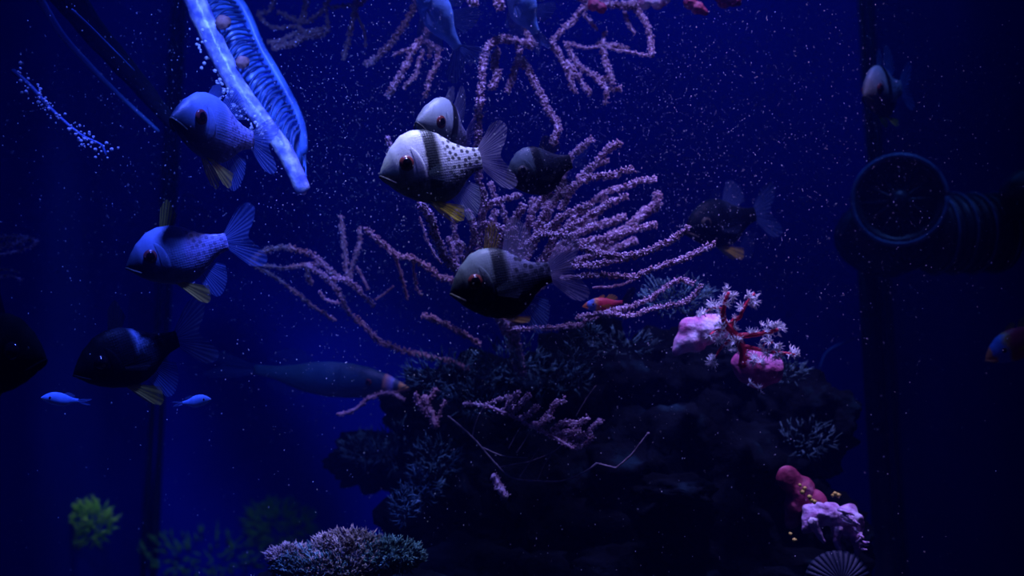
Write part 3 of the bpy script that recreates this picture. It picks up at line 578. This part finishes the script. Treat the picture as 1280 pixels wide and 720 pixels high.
def shell():
    mb = MB(); c = P(1046, 722, .84); k = .84 / F; vs = []; fs = []; NU, NV = 61, 14
    for j in range(NV):
        for i in range(NU):
            a = math.pi * i / (NU - 1); r = (j / (NV - 1)); rid = 1 + .035 * math.cos(i * 6.283 / 4) * r
            vs.append(AX * math.cos(a) * 38 * k * r * rid + AZ * math.sin(a) * 32 * k * r * rid - AY * (16 * k * (1 - r ** 2.2) + .9 * k * math.cos(i * 6.283 / 4) * r))
    for j in range(NV - 1):
        for i in range(NU - 1): fs.append((j * NU + i, j * NU + i + 1, (j + 1) * NU + i + 1, (j + 1) * NU + i))
    mb.add(vs, fs); o = mb.build('clam_shell', mottled('dim_blue_shell', [(.3, (.008, .015, .03)), (.7, (.02, .03, .06))], 60, .6, .3)); o.location = c
    s = o.modifiers.new('thick', 'SOLIDIFY'); s.thickness = .002; tag(o, 'dim ribbed shell at the bottom edge under the sponge ledge', 'shell')
shell()
rock(845, 612, .86, 50, 18, 77, 'low ridged rock rim right of the bare twig', M_rock, 4)
# red sponge scraps at the very top
mb, c = lump(870, 4, .93, [(862, 4, 0, 8), (872, 10, 0, 8), (882, 16, 0, 5)], M_redsponge, 11, .2); o = mb.build('hanging_sponge', M_redsponge); o.location = c; tag(o, 'small red sponge scrap hanging at the top, left of its purple neighbour', 'sponge')
mb, c = lump(912, -2, .95, [(905, 2, 0, 9), (918, 0, 0, 9), (905, -8, 0, 14)], M_redsponge, 12, .2); o = mb.build('hanging_sponge', M_redsponge); o.location = c; tag(o, 'dull purple red sponge scrap at the top right of the mirrored gorgonian', 'sponge')
mb, c = lump(815, 4, .93, [(806, 3, 0, 9), (822, 4, 0, 8), (832, 0, 0, 6)], M_pinksponge, 13, .2); o = mb.build('hanging_sponge', M_pinksponge); o.location = c; tag(o, 'pink sponge scrap at the top, touching the mirrored gorgonian', 'sponge')
mb, c = lump(745, 8, .92, [(742, 6, 0, 8), (752, 10, 0, 7)], M_redsponge, 14, .2); o = mb.build('hanging_sponge', M_redsponge); o.location = c; tag(o, 'small red sponge lump among the mirrored gorgonian branches', 'sponge')

# ------------------------------------------------------------------ fish
TOP = [(0, .015), (.03, .07), (.08, .15), (.15, .235), (.265, .325), (.37, .355), (.5, .345), (.61, .295), (.7, .225), (.755, .18), (.86, .13), (.95, .108), (1, .105)]
BOT = [(0, -.02), (.03, -.07), (.12, -.17), (.2, -.235), (.3, -.295), (.41, -.335), (.52, -.355), (.61, -.335), (.7, -.29), (.755, -.235), (.83, -.165), (.9, -.12), (1, -.095)]
WID = [(0, .012), (.05, .05), (.15, .095), (.3, .125), (.45, .125), (.6, .10), (.8, .05), (1, .018)]
def interp(T, s):
    for (a, x), (b, y) in zip(T, T[1:]):
        if s <= b:
            t = (s - a) / (b - a); t = t * t * (3 - 2 * t) * .35 + t * .65; return x + (y - x) * t
    return T[-1][1]
def fish(name, label, cat, nose, tail, skin, fins, roll=0.0, hz=1.0, wz=1.0, bend=0.0, group=None, dorsal=1.0, dorsal2=1.0, pelvic=1.0, anal=1.0, tailw=1.0, pect=True, iris=M_iris, eye=1.0, gill=True):
    """nose, tail = (px, py, depth). fins: dict part -> material"""
    a, b = P(*nose), P(*tail); X = b - a; L = X.length; X.normalize(); up = (AZ - X * AZ.dot(X)).normalized(); Y = up.cross(X).normalized()
    if roll: q = Matrix.Rotation(R(roll), 3, X); up = q @ up; Y = q @ Y
    root = empty(name); M = Matrix((X, Y, up)).transposed().to_4x4(); M.translation = a; root.matrix_world = M @ Matrix.Scale(L, 4)
    tag(root, label, cat, group)
    def bx(p):   # sideways curl of the tail
        s = max(0, p.x - .35); return Vector((p.x, p.y + bend * s * s, p.z))
    def surf(s, th, out=0.0):
        t, bo, w_ = interp(TOP, s) * hz, interp(BOT, s) * hz, interp(WID, s) * wz
        m = (t + bo) / 2; h = (t - bo) / 2 + out; ww = w_ + out; c, sn = math.cos(th), math.sin(th)
        return bx(Vector((s, ww * math.copysign(abs(c) ** 1.15, c), m + h * sn)))
    NS, NR = 44, 28; mb = MB(); vs = []; fs = []
    for i in range(NS):
        s = (i / (NS - 1)) ** 1.25
        for k in range(NR): vs.append(surf(s, 2 * math.pi * k / NR))
    for i in range(NS - 1):
        for k in range(NR): fs.append((i * NR + k, (i + 1) * NR + k, (i + 1) * NR + (k + 1) % NR, i * NR + (k + 1) % NR))
    fs.append(tuple(range(NR))); fs.append(tuple((NS - 1) * NR + k for k in range(NR))[::-1]); mb.add(vs, fs); mb.build('body', skin, root)
    for sd in (-1, 1):   # -y is the side turned to the camera when the fish heads left
        c = .235; th = math.asin(max(-.9, min(.9, (.05 * hz - (interp(TOP, c) + interp(BOT, c)) / 2 * hz) / ((interp(TOP, c) - interp(BOT, c)) / 2 * hz))))
        th = th if sd > 0 else math.pi - th; p = surf(c, th); r = .072 * eye * min(1, hz * 1.1)
        mb = MB(); v, f = ICO[3]; mb.add([Vector((q.x * r, q.y * r * .42, q.z * r)) for q in v], f); e = mb.build('eye', iris, root); e.location = p
        mb = MB(); mb.add([Vector((q.x * r * .72, q.y * r * .40, q.z * r * .72)) for q in v], f); pu = mb.build('pupil', M_pupil, e); pu.location = (0, sd * r * .12, 0)
        if gill:
            mb = MB(); vs = []; fs = []; NI, NJ = 7, 15     # gill cover: a raised plate with a rounded free edge
            for j in range(NJ):
                t = -1 + 2 * j / (NJ - 1); sr = .40 - .085 * t * t; sl = .315 - .02 * t * t
                for i in range(NI):
                    u = i / (NI - 1); s = sl + (sr - sl) * u; tt = -.18 + t * .72; ang = tt if sd > 0 else math.pi - tt
                    vs.append(surf(s, ang, .009 * math.sin(min(1, u * 1.15 + .1) * math.pi / 2) * (1 - t ** 4) + (.003 if i < NI - 1 else -.004)))
            for j in range(NJ - 1):
                for i in range(NI - 1): fs.append((j * NI + i, j * NI + i + 1, (j + 1) * NI + i + 1, (j + 1) * NI + i))
            mb.add(vs, fs); mb.build('gill_cover', skin, root)
    pth = [Vector((.115, -.075 * wz, -.11 * hz)), Vector((.05, -.055 * wz, -.06 * hz)), Vector((.008, -.02 * wz, -.022 * hz)), Vector((-.004, 0, -.012 * hz)), Vector((.008, .02 * wz, -.022 * hz)), Vector((.05, .055 * wz, -.06 * hz)), Vector((.115, .075 * wz, -.11 * hz))]
    mb = MB(); tube(mb, catmull(pth, .012), .011 * min(1, hz + .3), 6); mb.build('jaw', fins.get('jaw', M_jaw), root)
    def fin(nm, base, tip, y0, y1, mat, nu=15, nv=7, bow=0.0, ridge=.004, mir=False):
        """a sheet of rays between a base line and a tip line, both in (x, z)"""
        mb = MB(); vs = []; uv = []; fs = []
        def lin(T, t):
            t *= len(T) - 1; i = min(int(t), len(T) - 2); return Vector((*T[i], 0)).lerp(Vector((*T[i + 1], 0)), t - i)
        cb = catmull([Vector((x, z, 0)) for x, z in base], .01); ct = catmull([Vector((x, z, 0)) for x, z in tip], .01)
        for j in range(nv):
            v = j / (nv - 1)
            for i in range(nu):
                u = i / (nu - 1); A = cb[int(u * (len(cb) - 1))]; B = ct[int(u * (len(ct) - 1))]; q = A.lerp(B, v)
                y = y0 + (y1 - y0) * v + bow * math.sin(v * math.pi) + ridge * v * (1 if i % 2 else -1) * (1 if i not in (0, nu - 1) else 0)
                vs.append(bx(Vector((q.x, y, q.y)))); uv.append((u, v))
        for j in range(nv - 1):
            for i in range(nu - 1): fs.append((j * nu + i, j * nu + i + 1, (j + 1) * nu + i + 1, (j + 1) * nu + i))
        mb.add(vs, fs); return mb.build(nm, mat, root, uvs=uv)
    T = lambda s: interp(TOP, s) * hz - .012
    B = lambda s: interp(BOT, s) * hz + .012
    g = lambda k, dflt: fins.get(k, fins.get('all', dflt))
    if dorsal > 0: fin('spiny_dorsal_fin', [(.40, T(.40)), (.45, T(.45)), (.53, T(.53))], [(.46, T(.40) + .19 * dorsal), (.55, T(.45) + .26 * dorsal), (.60, T(.53) + .10 * dorsal)], 0, .01, g('dorsal', FN_brown), 11)
    if dorsal2 > 0: fin('soft_dorsal_fin', [(.58, T(.58)), (.66, T(.66)), (.76, T(.76))], [(.64, T(.58) + .17 * dorsal2), (.70, T(.58) + .30 * dorsal2), (.79, T(.66) + .34 * dorsal2), (.88, T(.72) + .24 * dorsal2), (.90, T(.76) + .06 * dorsal2)], 0, .012, g('dorsal2', FN_clear), 19)
    if anal > 0: fin('anal_fin', [(.62, B(.62)), (.70, B(.70)), (.80, B(.80))], [(.68, B(.62) - .13 * anal), (.74, B(.62) - .23 * anal), (.82, B(.70) - .25 * anal), (.90, B(.76) - .17 * anal), (.92, B(.80) - .06 * anal)], 0, -.012, g('anal', FN_clear), 19)
    tz = .33 * tailw
    fin('tail_fin', [(.985, .10 * hz), (.992, .05 * hz), (1, 0), (.992, -.05 * hz), (.985, -.09 * hz)], [(1.18, tz * .92), (1.29, tz * 1.03), (1.36, tz * .82), (1.31, tz * .42), (1.22, 0), (1.30, -tz * .42), (1.35, -tz * .80), (1.27, -tz), (1.16, -tz * .9)], 0, 0, g('tail', FN_clear), 27, 8, .012)
    if pelvic > 0:
        for sd in (-1, 1):
            fin('pelvic_fin', [(.40, B(.40) + .01), (.44, B(.44)), (.47, B(.47) + .01)], [(.50, B(.40) - .08 * pelvic), (.59, B(.42) - .15 * pelvic), (.67, B(.44) - .16 * pelvic), (.70, B(.47) - .06 * pelvic)], sd * .035 * wz, sd * .075 * wz, g('pelvic', FN_yellow), 9, 6)
    if pect:
        for sd in (-1, 1):
            y0 = sd * (interp(WID, .42) * wz * .95 + .004)
            fin('pectoral_fin', [(.415, -.05 * hz), (.418, -.085 * hz), (.415, -.12 * hz)], [(.60, .02 * hz), (.66, -.09 * hz), (.59, -.19 * hz)], y0, y0 + sd * .06, g('pectoral', FN_veil), 13, 6)
    return root
CARD = 'cardinalfish schooling in the tank'
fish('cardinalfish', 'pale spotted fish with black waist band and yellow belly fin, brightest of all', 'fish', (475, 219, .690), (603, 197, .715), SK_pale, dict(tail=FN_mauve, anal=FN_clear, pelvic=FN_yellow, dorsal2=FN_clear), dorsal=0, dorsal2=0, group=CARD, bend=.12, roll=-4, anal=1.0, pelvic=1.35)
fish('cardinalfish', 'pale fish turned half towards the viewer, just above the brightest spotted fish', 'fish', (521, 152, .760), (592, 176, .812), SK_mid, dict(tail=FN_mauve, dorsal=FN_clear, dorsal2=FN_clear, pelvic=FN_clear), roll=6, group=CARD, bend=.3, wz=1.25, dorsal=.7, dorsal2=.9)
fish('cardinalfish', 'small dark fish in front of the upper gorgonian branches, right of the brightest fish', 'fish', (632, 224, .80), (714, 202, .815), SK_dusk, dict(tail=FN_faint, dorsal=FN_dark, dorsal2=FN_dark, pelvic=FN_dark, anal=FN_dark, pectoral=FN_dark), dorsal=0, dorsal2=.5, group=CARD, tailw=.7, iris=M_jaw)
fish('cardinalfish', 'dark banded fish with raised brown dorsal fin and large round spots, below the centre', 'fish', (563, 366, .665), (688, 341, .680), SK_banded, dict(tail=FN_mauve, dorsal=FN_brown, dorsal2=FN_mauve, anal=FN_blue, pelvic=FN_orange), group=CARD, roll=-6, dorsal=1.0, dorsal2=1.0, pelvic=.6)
fish('cardinalfish', 'blue lit fish with raised olive dorsal fin and pale belly fin, alone at left', 'fish', (158, 334, .715), (284, 302, .740), SK_blue, dict(tail=FN_blue, dorsal=FN_olive, dorsal2=FN_faint, anal=FN_blue, pelvic=FN_cream, pectoral=FN_veil), hz=.86, group=CARD, pelvic=1.6)
fish('cardinalfish', 'blue lit fish swimming in front of the ribbed blue panel', 'fish', (214, 146, .70), (316, 176, .765), SK_blue, dict(tail=FN_blue, dorsal=FN_blue, dorsal2=FN_blue, anal=FN_blue, pelvic=FN_cream, pectoral=FN_veil), hz=.86, group=CARD, dorsal=.5, dorsal2=.6, pelvic=1.4, tailw=.8)
fish('cardinalfish', 'dark shaded fish with blue streaked tail and olive belly fin at lower left', 'fish', (92, 468, .70), (222, 424, .74), SK_dark, dict(tail=FN_blue, dorsal=FN_dark, dorsal2=FN_faint, anal=FN_blue, pelvic=FN_olive, pectoral=FN_dark, jaw=SK_dark), iris=M_pupil, hz=.82, group=CARD, pelvic=1.6)
fish('cardinalfish', 'black silhouetted fish cut off by the left edge of the view', 'fish', (57, 448, .66), (-72, 436, .68), SK_silhouette, dict(all=FN_dark, pelvic=FN_yellow, tail=FN_faint, jaw=SK_silhouette), iris=M_pupil, group=CARD, hz=.95)
fish('cardinalfish', 'dim blue fish off the gorgonian tips with a cream belly fin', 'fish', (856, 289, .99), (944, 268, 1.02), SK_night, dict(tail=FN_blue, dorsal=FN_faint, dorsal2=FN_blue, anal=FN_faint, pelvic=FN_cream, pectoral=FN_faint), iris=M_jaw, group=CARD, hz=.84, dorsal=.5, dorsal2=.7, pelvic=1.2)
fish('cardinalfish', 'small fish facing the viewer above the black pump', 'fish', (1080, 119, .965), (1126, 110, 1.01), SK_mid, dict(tail=FN_blue, dorsal=FN_blue, dorsal2=FN_blue, pelvic=FN_yellow, anal=FN_faint), group=CARD, pelvic=1.0, dorsal=.9)
fish('cardinalfish', 'blurred blue fish reflection pointing up among the top branches, tail downward', 'fish', (520, -28, .875), (572, 60, .88), SK_plain, dict(all=FN_blue), roll=30, hz=.62, group='blurred blue fish at the top')  # reflection in the water surface, built as a solid fish
fish('cardinalfish', 'blurred blue fish reflection at the top, right of the tail of its neighbour', 'fish', (638, -24, .885), (670, 42, .885), SK_plain, dict(all=FN_blue), roll=30, hz=.8, group='blurred blue fish at the top', tailw=.5)  # second mirrored fish from the water surface, given a body
fish('red_wrasse', 'small red fish with blue and orange face resting under gorgonian branches', 'fish', (728, 383, .86), (778, 378, .87), SK_red, dict(all=FN_orange, jaw=SK_red, tail=FN_dark), hz=.46, wz=.8, dorsal=.3, dorsal2=.3, pelvic=0, anal=.4, eye=.7, gill=False)
fish('red_wrasse', 'red fish with blue face entering at the right edge', 'fish', (1232, 450, .98), (1310, 408, .99), SK_red, dict(all=FN_orange, jaw=SK_red), hz=.62, dorsal=.3, dorsal2=.3, pelvic=0, anal=0, eye=.7, gill=False)
fish('slim_wrasse', 'slim dim teal fish with orange marked head, above the thin coral twig', 'fish', (512, 486, .98), (318, 462, 1.02), SK_slim, dict(all=FN_faint, jaw=M_orange), hz=.30, wz=.5, dorsal=.0, dorsal2=.25, pelvic=0, anal=.2, eye=.8, gill=False, tailw=.25, pect=False)
fish('slim_wrasse', 'small bright blue slim fish below the black silhouetted fish', 'fish', (51, 497, .74), (98, 501, .75), SK_plain, dict(all=FN_blue), hz=.55, wz=.7, dorsal=0, dorsal2=.2, pelvic=0, anal=0, eye=.8, gill=False, tailw=.3, pect=False)
fish('slim_wrasse', 'small bright blue slim fish right of the olive belly fin', 'fish', (264, 499, .80), (228, 504, .80), SK_plain, dict(all=FN_blue), hz=.60, wz=.7, dorsal=0, dorsal2=.2, pelvic=0, anal=0, eye=.8, gill=False, tailw=.3, pect=False)

# ------------------------------------------------------------------ ribbed blue panel (overflow comb) and its reflection built as tubes at upper left
def panel():
    d = .86; root = empty('overflow_comb', P(315, 95, d)); tag(root, 'bright blue slanting ribbed panel with highlight streaked edge tube at the upper left', 'panel')
    def put(mb, nm, mat, sm=True):
        mb.v = [tuple(Vector(v) - root.location) for v in mb.v]; return mb.build(nm, mat, root, smooth=sm)
    LT = [(228, -30), (250, 15), (272, 62), (296, 108), (324, 146), (348, 177), (366, 208), (378, 238)]
    RT = [(268, -30), (301, 8), (324, 59), (340, 86), (354, 111), (367, 136), (375, 160), (377, 190)]
    lp = catmull([P(x, y, d) for x, y in LT], .004); rp = catmull([P(x, y, d + .03) for x, y in RT], .004)
    mb = MB(); tube(mb, lp, lambda t: (15 - 5 * t) * d / F, 14, rough=.15, ns=90); put(mb, 'edge_tube', M_paletube)
    n = 40; vs = []; fs = []
    for i in range(n):
        a = lp[int(i / (n - 1) * (len(lp) - 1))]; b = rp[int(i / (n - 1) * (len(rp) - 1))]
        for q in (a + AY * .012, b + AY * .012, b + AY * .018, a + AY * .018): vs.append(q)
    for i in range(n - 1):
        for k in range(4): fs.append((i * 4 + k, i * 4 + (k + 1) % 4, (i + 1) * 4 + (k + 1) % 4, (i + 1) * 4 + k))
    fs += [(3, 2, 1, 0), tuple((n - 1) * 4 + k for k in range(4))]
    mb = MB(); mb.add(vs, fs); put(mb, 'back_plate', M_panel)
    mb = MB(); tube(mb, [p + AY * .004 for p in rp], 7 * d / F, 10, rough=.1, ns=80); put(mb, 'edge_rail', M_panel)
    for i in range(27):
        t = .10 + .78 * i / 26; a = lp[int(t * (len(lp) - 1))]; b = rp[int(min(1, t + .035) * (len(rp) - 1))]; m = a.lerp(b, .55) - AY * .004 + AZ * .005
        mb = MB(); tube(mb, catmull([a + AY * .006, a.lerp(b, .25) + AZ * .004, m, b + AY * .004], .003), .0011, 6); put(mb, 'rib', M_rib if i % 1 == 0 else M_panel)
    for x, y, s in ((279, 28, 9), (303, 78, 8)):
        mb = MB(); v, f = ICO[3]; mb.add([P(x, y, d - .006) + q * s * d / F * (1 + .3 * noise.noise(q * 4)) for q in v], f); put(mb, 'barnacle', M_orange)
panel()
def bar(name, pts, d0, d1, wd, label, mat, cat, seg=10):
    n = len(pts); mb = MB(); tube(mb, catmull([P(x, y, d0 + (d1 - d0) * i / (n - 1)) for i, (x, y) in enumerate(pts)], .004), lambda t: wd * (1 - .55 * t) * d0 / F * .5, seg, rough=.12, ns=60)
    o = mb.build(name, mat); tag(o, label, cat); return o
M_dimtube = mottled('dim_blue_tube', [(.3, (.05, .11, .32)), (.7, (.09, .18, .45))], 20, .4, .2)
bar('reflection_strip', [(45, -10), (75, 40), (110, 80), (150, 120), (198, 164)], .80, .92, 11, 'thin dim blue strip of the panel reflection slanting across the upper left corner', M_dimtube, 'tube')  # reflection of the ribbed panel, modelled as a solid tube
bar('reflection_dark_band', [(75, -15), (110, 30), (150, 78), (185, 118), (216, 156)], .84, .95, 40, 'dark band of the panel reflection slanting beside the thin blue strip in the upper left', M_seal, 'rail')  # dark part of the panel reflection, made as a solid bar
bar('reflection_strip', [(90, 12), (112, 32), (140, 60), (168, 88)], .80, .86, 3, 'faint hair thin line on the dark slanting reflection band', M_dimtube, 'tube')  # fine line within the panel reflection, made solid
def bubbles(pts, n, sp, d, label, group, seed, r0, r1):
    rnd = random.Random(seed); proto = None
    for i in range(n):
        t = rnd.random() ** .8 * (len(pts) - 1.001); k = int(t); x = pts[k][0] + (pts[k + 1][0] - pts[k][0]) * (t - k) + rnd.gauss(0, sp); y = pts[k][1] + (pts[k + 1][1] - pts[k][1]) * (t - k) + rnd.gauss(0, sp)
        if proto is None: mb = MB(); mb.add(*ICO[2]); proto = o = mb.build('bubble', M_bubble)
        else: o = proto.copy(); COL.objects.link(o)
        o.location = P(x, y, d + rnd.uniform(-.02, .02)); s = rnd.uniform(r0, r1) * d / F; o.scale = (s, s, s); tag(o, label, 'bubble', group)
bubbles([(238, 25), (252, 60), (272, 100), (290, 128), (312, 152), (330, 166)], 90, 5.0, .84, 'tiny glinting air bubble along the lower edge of the ribbed panel', 'bubbles along the ribbed panel', 61, .9, 2.6)
bubbles([(20, 90), (45, 115), (68, 142), (100, 168), (135, 188)], 110, 6.0, .80, 'tiny glinting air bubble in the streak near the left wall', 'bubbles in the left streak', 62, .6, 2.4)
bar('algae_strand', [(16, 88), (40, 110), (65, 138), (100, 168), (128, 182), (132, 194)], .82, .82, 7, 'bubble covered blue strand near the left wall', M_dimtube, 'strand')

# ------------------------------------------------------------------ black pump at right
def pump():
    d = 1.08; k = d / F; root = empty('circulation_pump', P(1110, 345, d)); tag(root, 'black round faced pump with ribbed body at the right', 'pump')
    def put(mb, nm, mat, sm=True):
        mb.v = [tuple(Vector(v) - root.location) for v in mb.v]; return mb.build(nm, mat, root, smooth=sm)
    ax = (-AY * 1 + AX * -.35 + AZ * .05).normalized(); M = axes(ax); M.translation = P(1124, 250, d)
    mb = MB(); lathe(mb, [(-60 * k, 44 * k), (-40 * k, 54 * k), (-8 * k, 58 * k), (0, 57 * k), (0, 48 * k), (-14 * k, 42 * k), (-16 * k, 2 * k)], M, 40); put(mb, 'housing', M_pump)
    mb = MB(); ring = [M @ Vector((56 * k * math.cos(t * 6.2832 / 48), 56 * k * math.sin(t * 6.2832 / 48), 1 * k)) for t in range(49)]; tube(mb, ring, 3.2 * k, 8); put(mb, 'rim', M_pump_rim)
    for i in range(6):
        a = math.pi * i / 6; mb = MB(); tube(mb, [M @ Vector((46 * k * math.cos(a) * s, 46 * k * math.sin(a) * s, -6 * k)) for s in (-1, 0, 1)], 2.0 * k, 6); put(mb, 'guard_bar', M_pump)
    mb = MB(); lathe(mb, [(-4 * k, 14 * k), (2 * k, 12 * k), (6 * k, 6 * k)], M, 24); put(mb, 'hub', M_pump)
    v, f = ICO[4]; mb = MB(); mb.add([P(1108, 296, d + .055) + AX * q.x * 68 * k + AY * q.y * 45 * k + AZ * q.z * 52 * k * (1 + .08 * noise.noise(q * 3)) for q in v], f); put(mb, 'motor_casing', M_pump)
    ax2 = (AX + AY * .25 + AZ * .02).normalized(); M2 = axes(ax2); M2.translation = P(1160, 292, d + .05); prof = []
    for i in range(8):
        z = i * 14 * k; prof += [(z, 50 * k), (z + 9 * k, 52 * k), (z + 10 * k, 47 * k), (z + 13 * k, 47 * k)]
    prof += [(112 * k, 44 * k), (118 * k, 34 * k)]
    mb = MB(); lathe(mb, prof, M2, 40); put(mb, 'ribbed_barrel', M_pump)
    for z, r in ((9, 53), (37, 53), (65, 53), (100, 53)):
        mb = MB(); ring = [M2 @ Vector((r * k * math.cos(t * 6.2832 / 40), r * k * math.sin(t * 6.2832 / 40), z * k)) for t in range(41)]; tube(mb, ring, 1.8 * k, 6); put(mb, 'barrel_ring', M_pump_rim)
    mb = MB(); a = P(1085, 335, d + .08); tube(mb, [a, Vector((a.x, a.y, a.z * .5)), Vector((a.x, a.y, 0.002))], 14 * k, 12); put(mb, 'stand_pipe', M_pump)
    v, f = ICO[3]; rnd = random.Random(3); mb = MB()
    for _ in range(60):
        u, z = rnd.uniform(.4, 2.6), rnd.uniform(5, 105); p = M2 @ Vector((53 * k * math.cos(u + .6), 53 * k * math.sin(u + .6), z * k)); mb.add([p + q * rnd.uniform(.6, 1.6) * k for q in ICO[1][0]], ICO[1][1])
    o = put(mb, 'growth', M_algae); o['kind'] = 'stuff'
pump()
v, f = ICO[4]; mb = MB(); mb.add([Vector((q.x * .03, q.y * .03, q.z * .026)) * (1 + .05 * noise.noise(q * 3)) for q in v], f); o = mb.build('pump_cap', M_pump); o.location = P(1290, 243, 1.08); tag(o, 'black rounded cap at the right edge beyond the ribbed pump', 'pump cap')
lone = bar('thin_cable', [(1024, 462), (1032, 442), (1046, 432), (1062, 426), (1078, 418)], 1.1, 1.12, 3, 'thin dim blue cable curling beside the right seam', M_dimtube, 'cable', 6)

# ------------------------------------------------------------------ specks drifting in the water
def specks(n=28000):
    rnd = random.Random(77); mb = MB(); fs = [(0, 2, 4), (2, 1, 4), (1, 3, 4), (3, 0, 4), (2, 0, 5), (1, 2, 5), (3, 1, 5), (0, 3, 5)]
    for _ in range(n):
        d = rnd.uniform(.42, 1.35); px = rnd.gauss(660, 270) if rnd.random() < .85 else rnd.uniform(-20, 1300); py = rnd.gauss(160, 150) if rnd.random() < .85 else rnd.uniform(-20, 740)
        c = P(px, py, d)
        if not (WL + .01 < c.x < WR - .01 and .01 < c.z): continue
        r = (.00016 + .00024 * rnd.random() ** 3) * (.6 + .6 * d); mb.add([c + Vector(q) * r for q in ((1, 0, 0), (-1, 0, 0), (0, 1.0, 0), (0, -1, 0), (0, 0, 1.5), (0, 0, -1.5))], fs)
    o = mb.build('drifting_specks', M_speck); tag(o, 'fine pale specks drifting through the blue water', 'particles', kind='stuff')
specks()
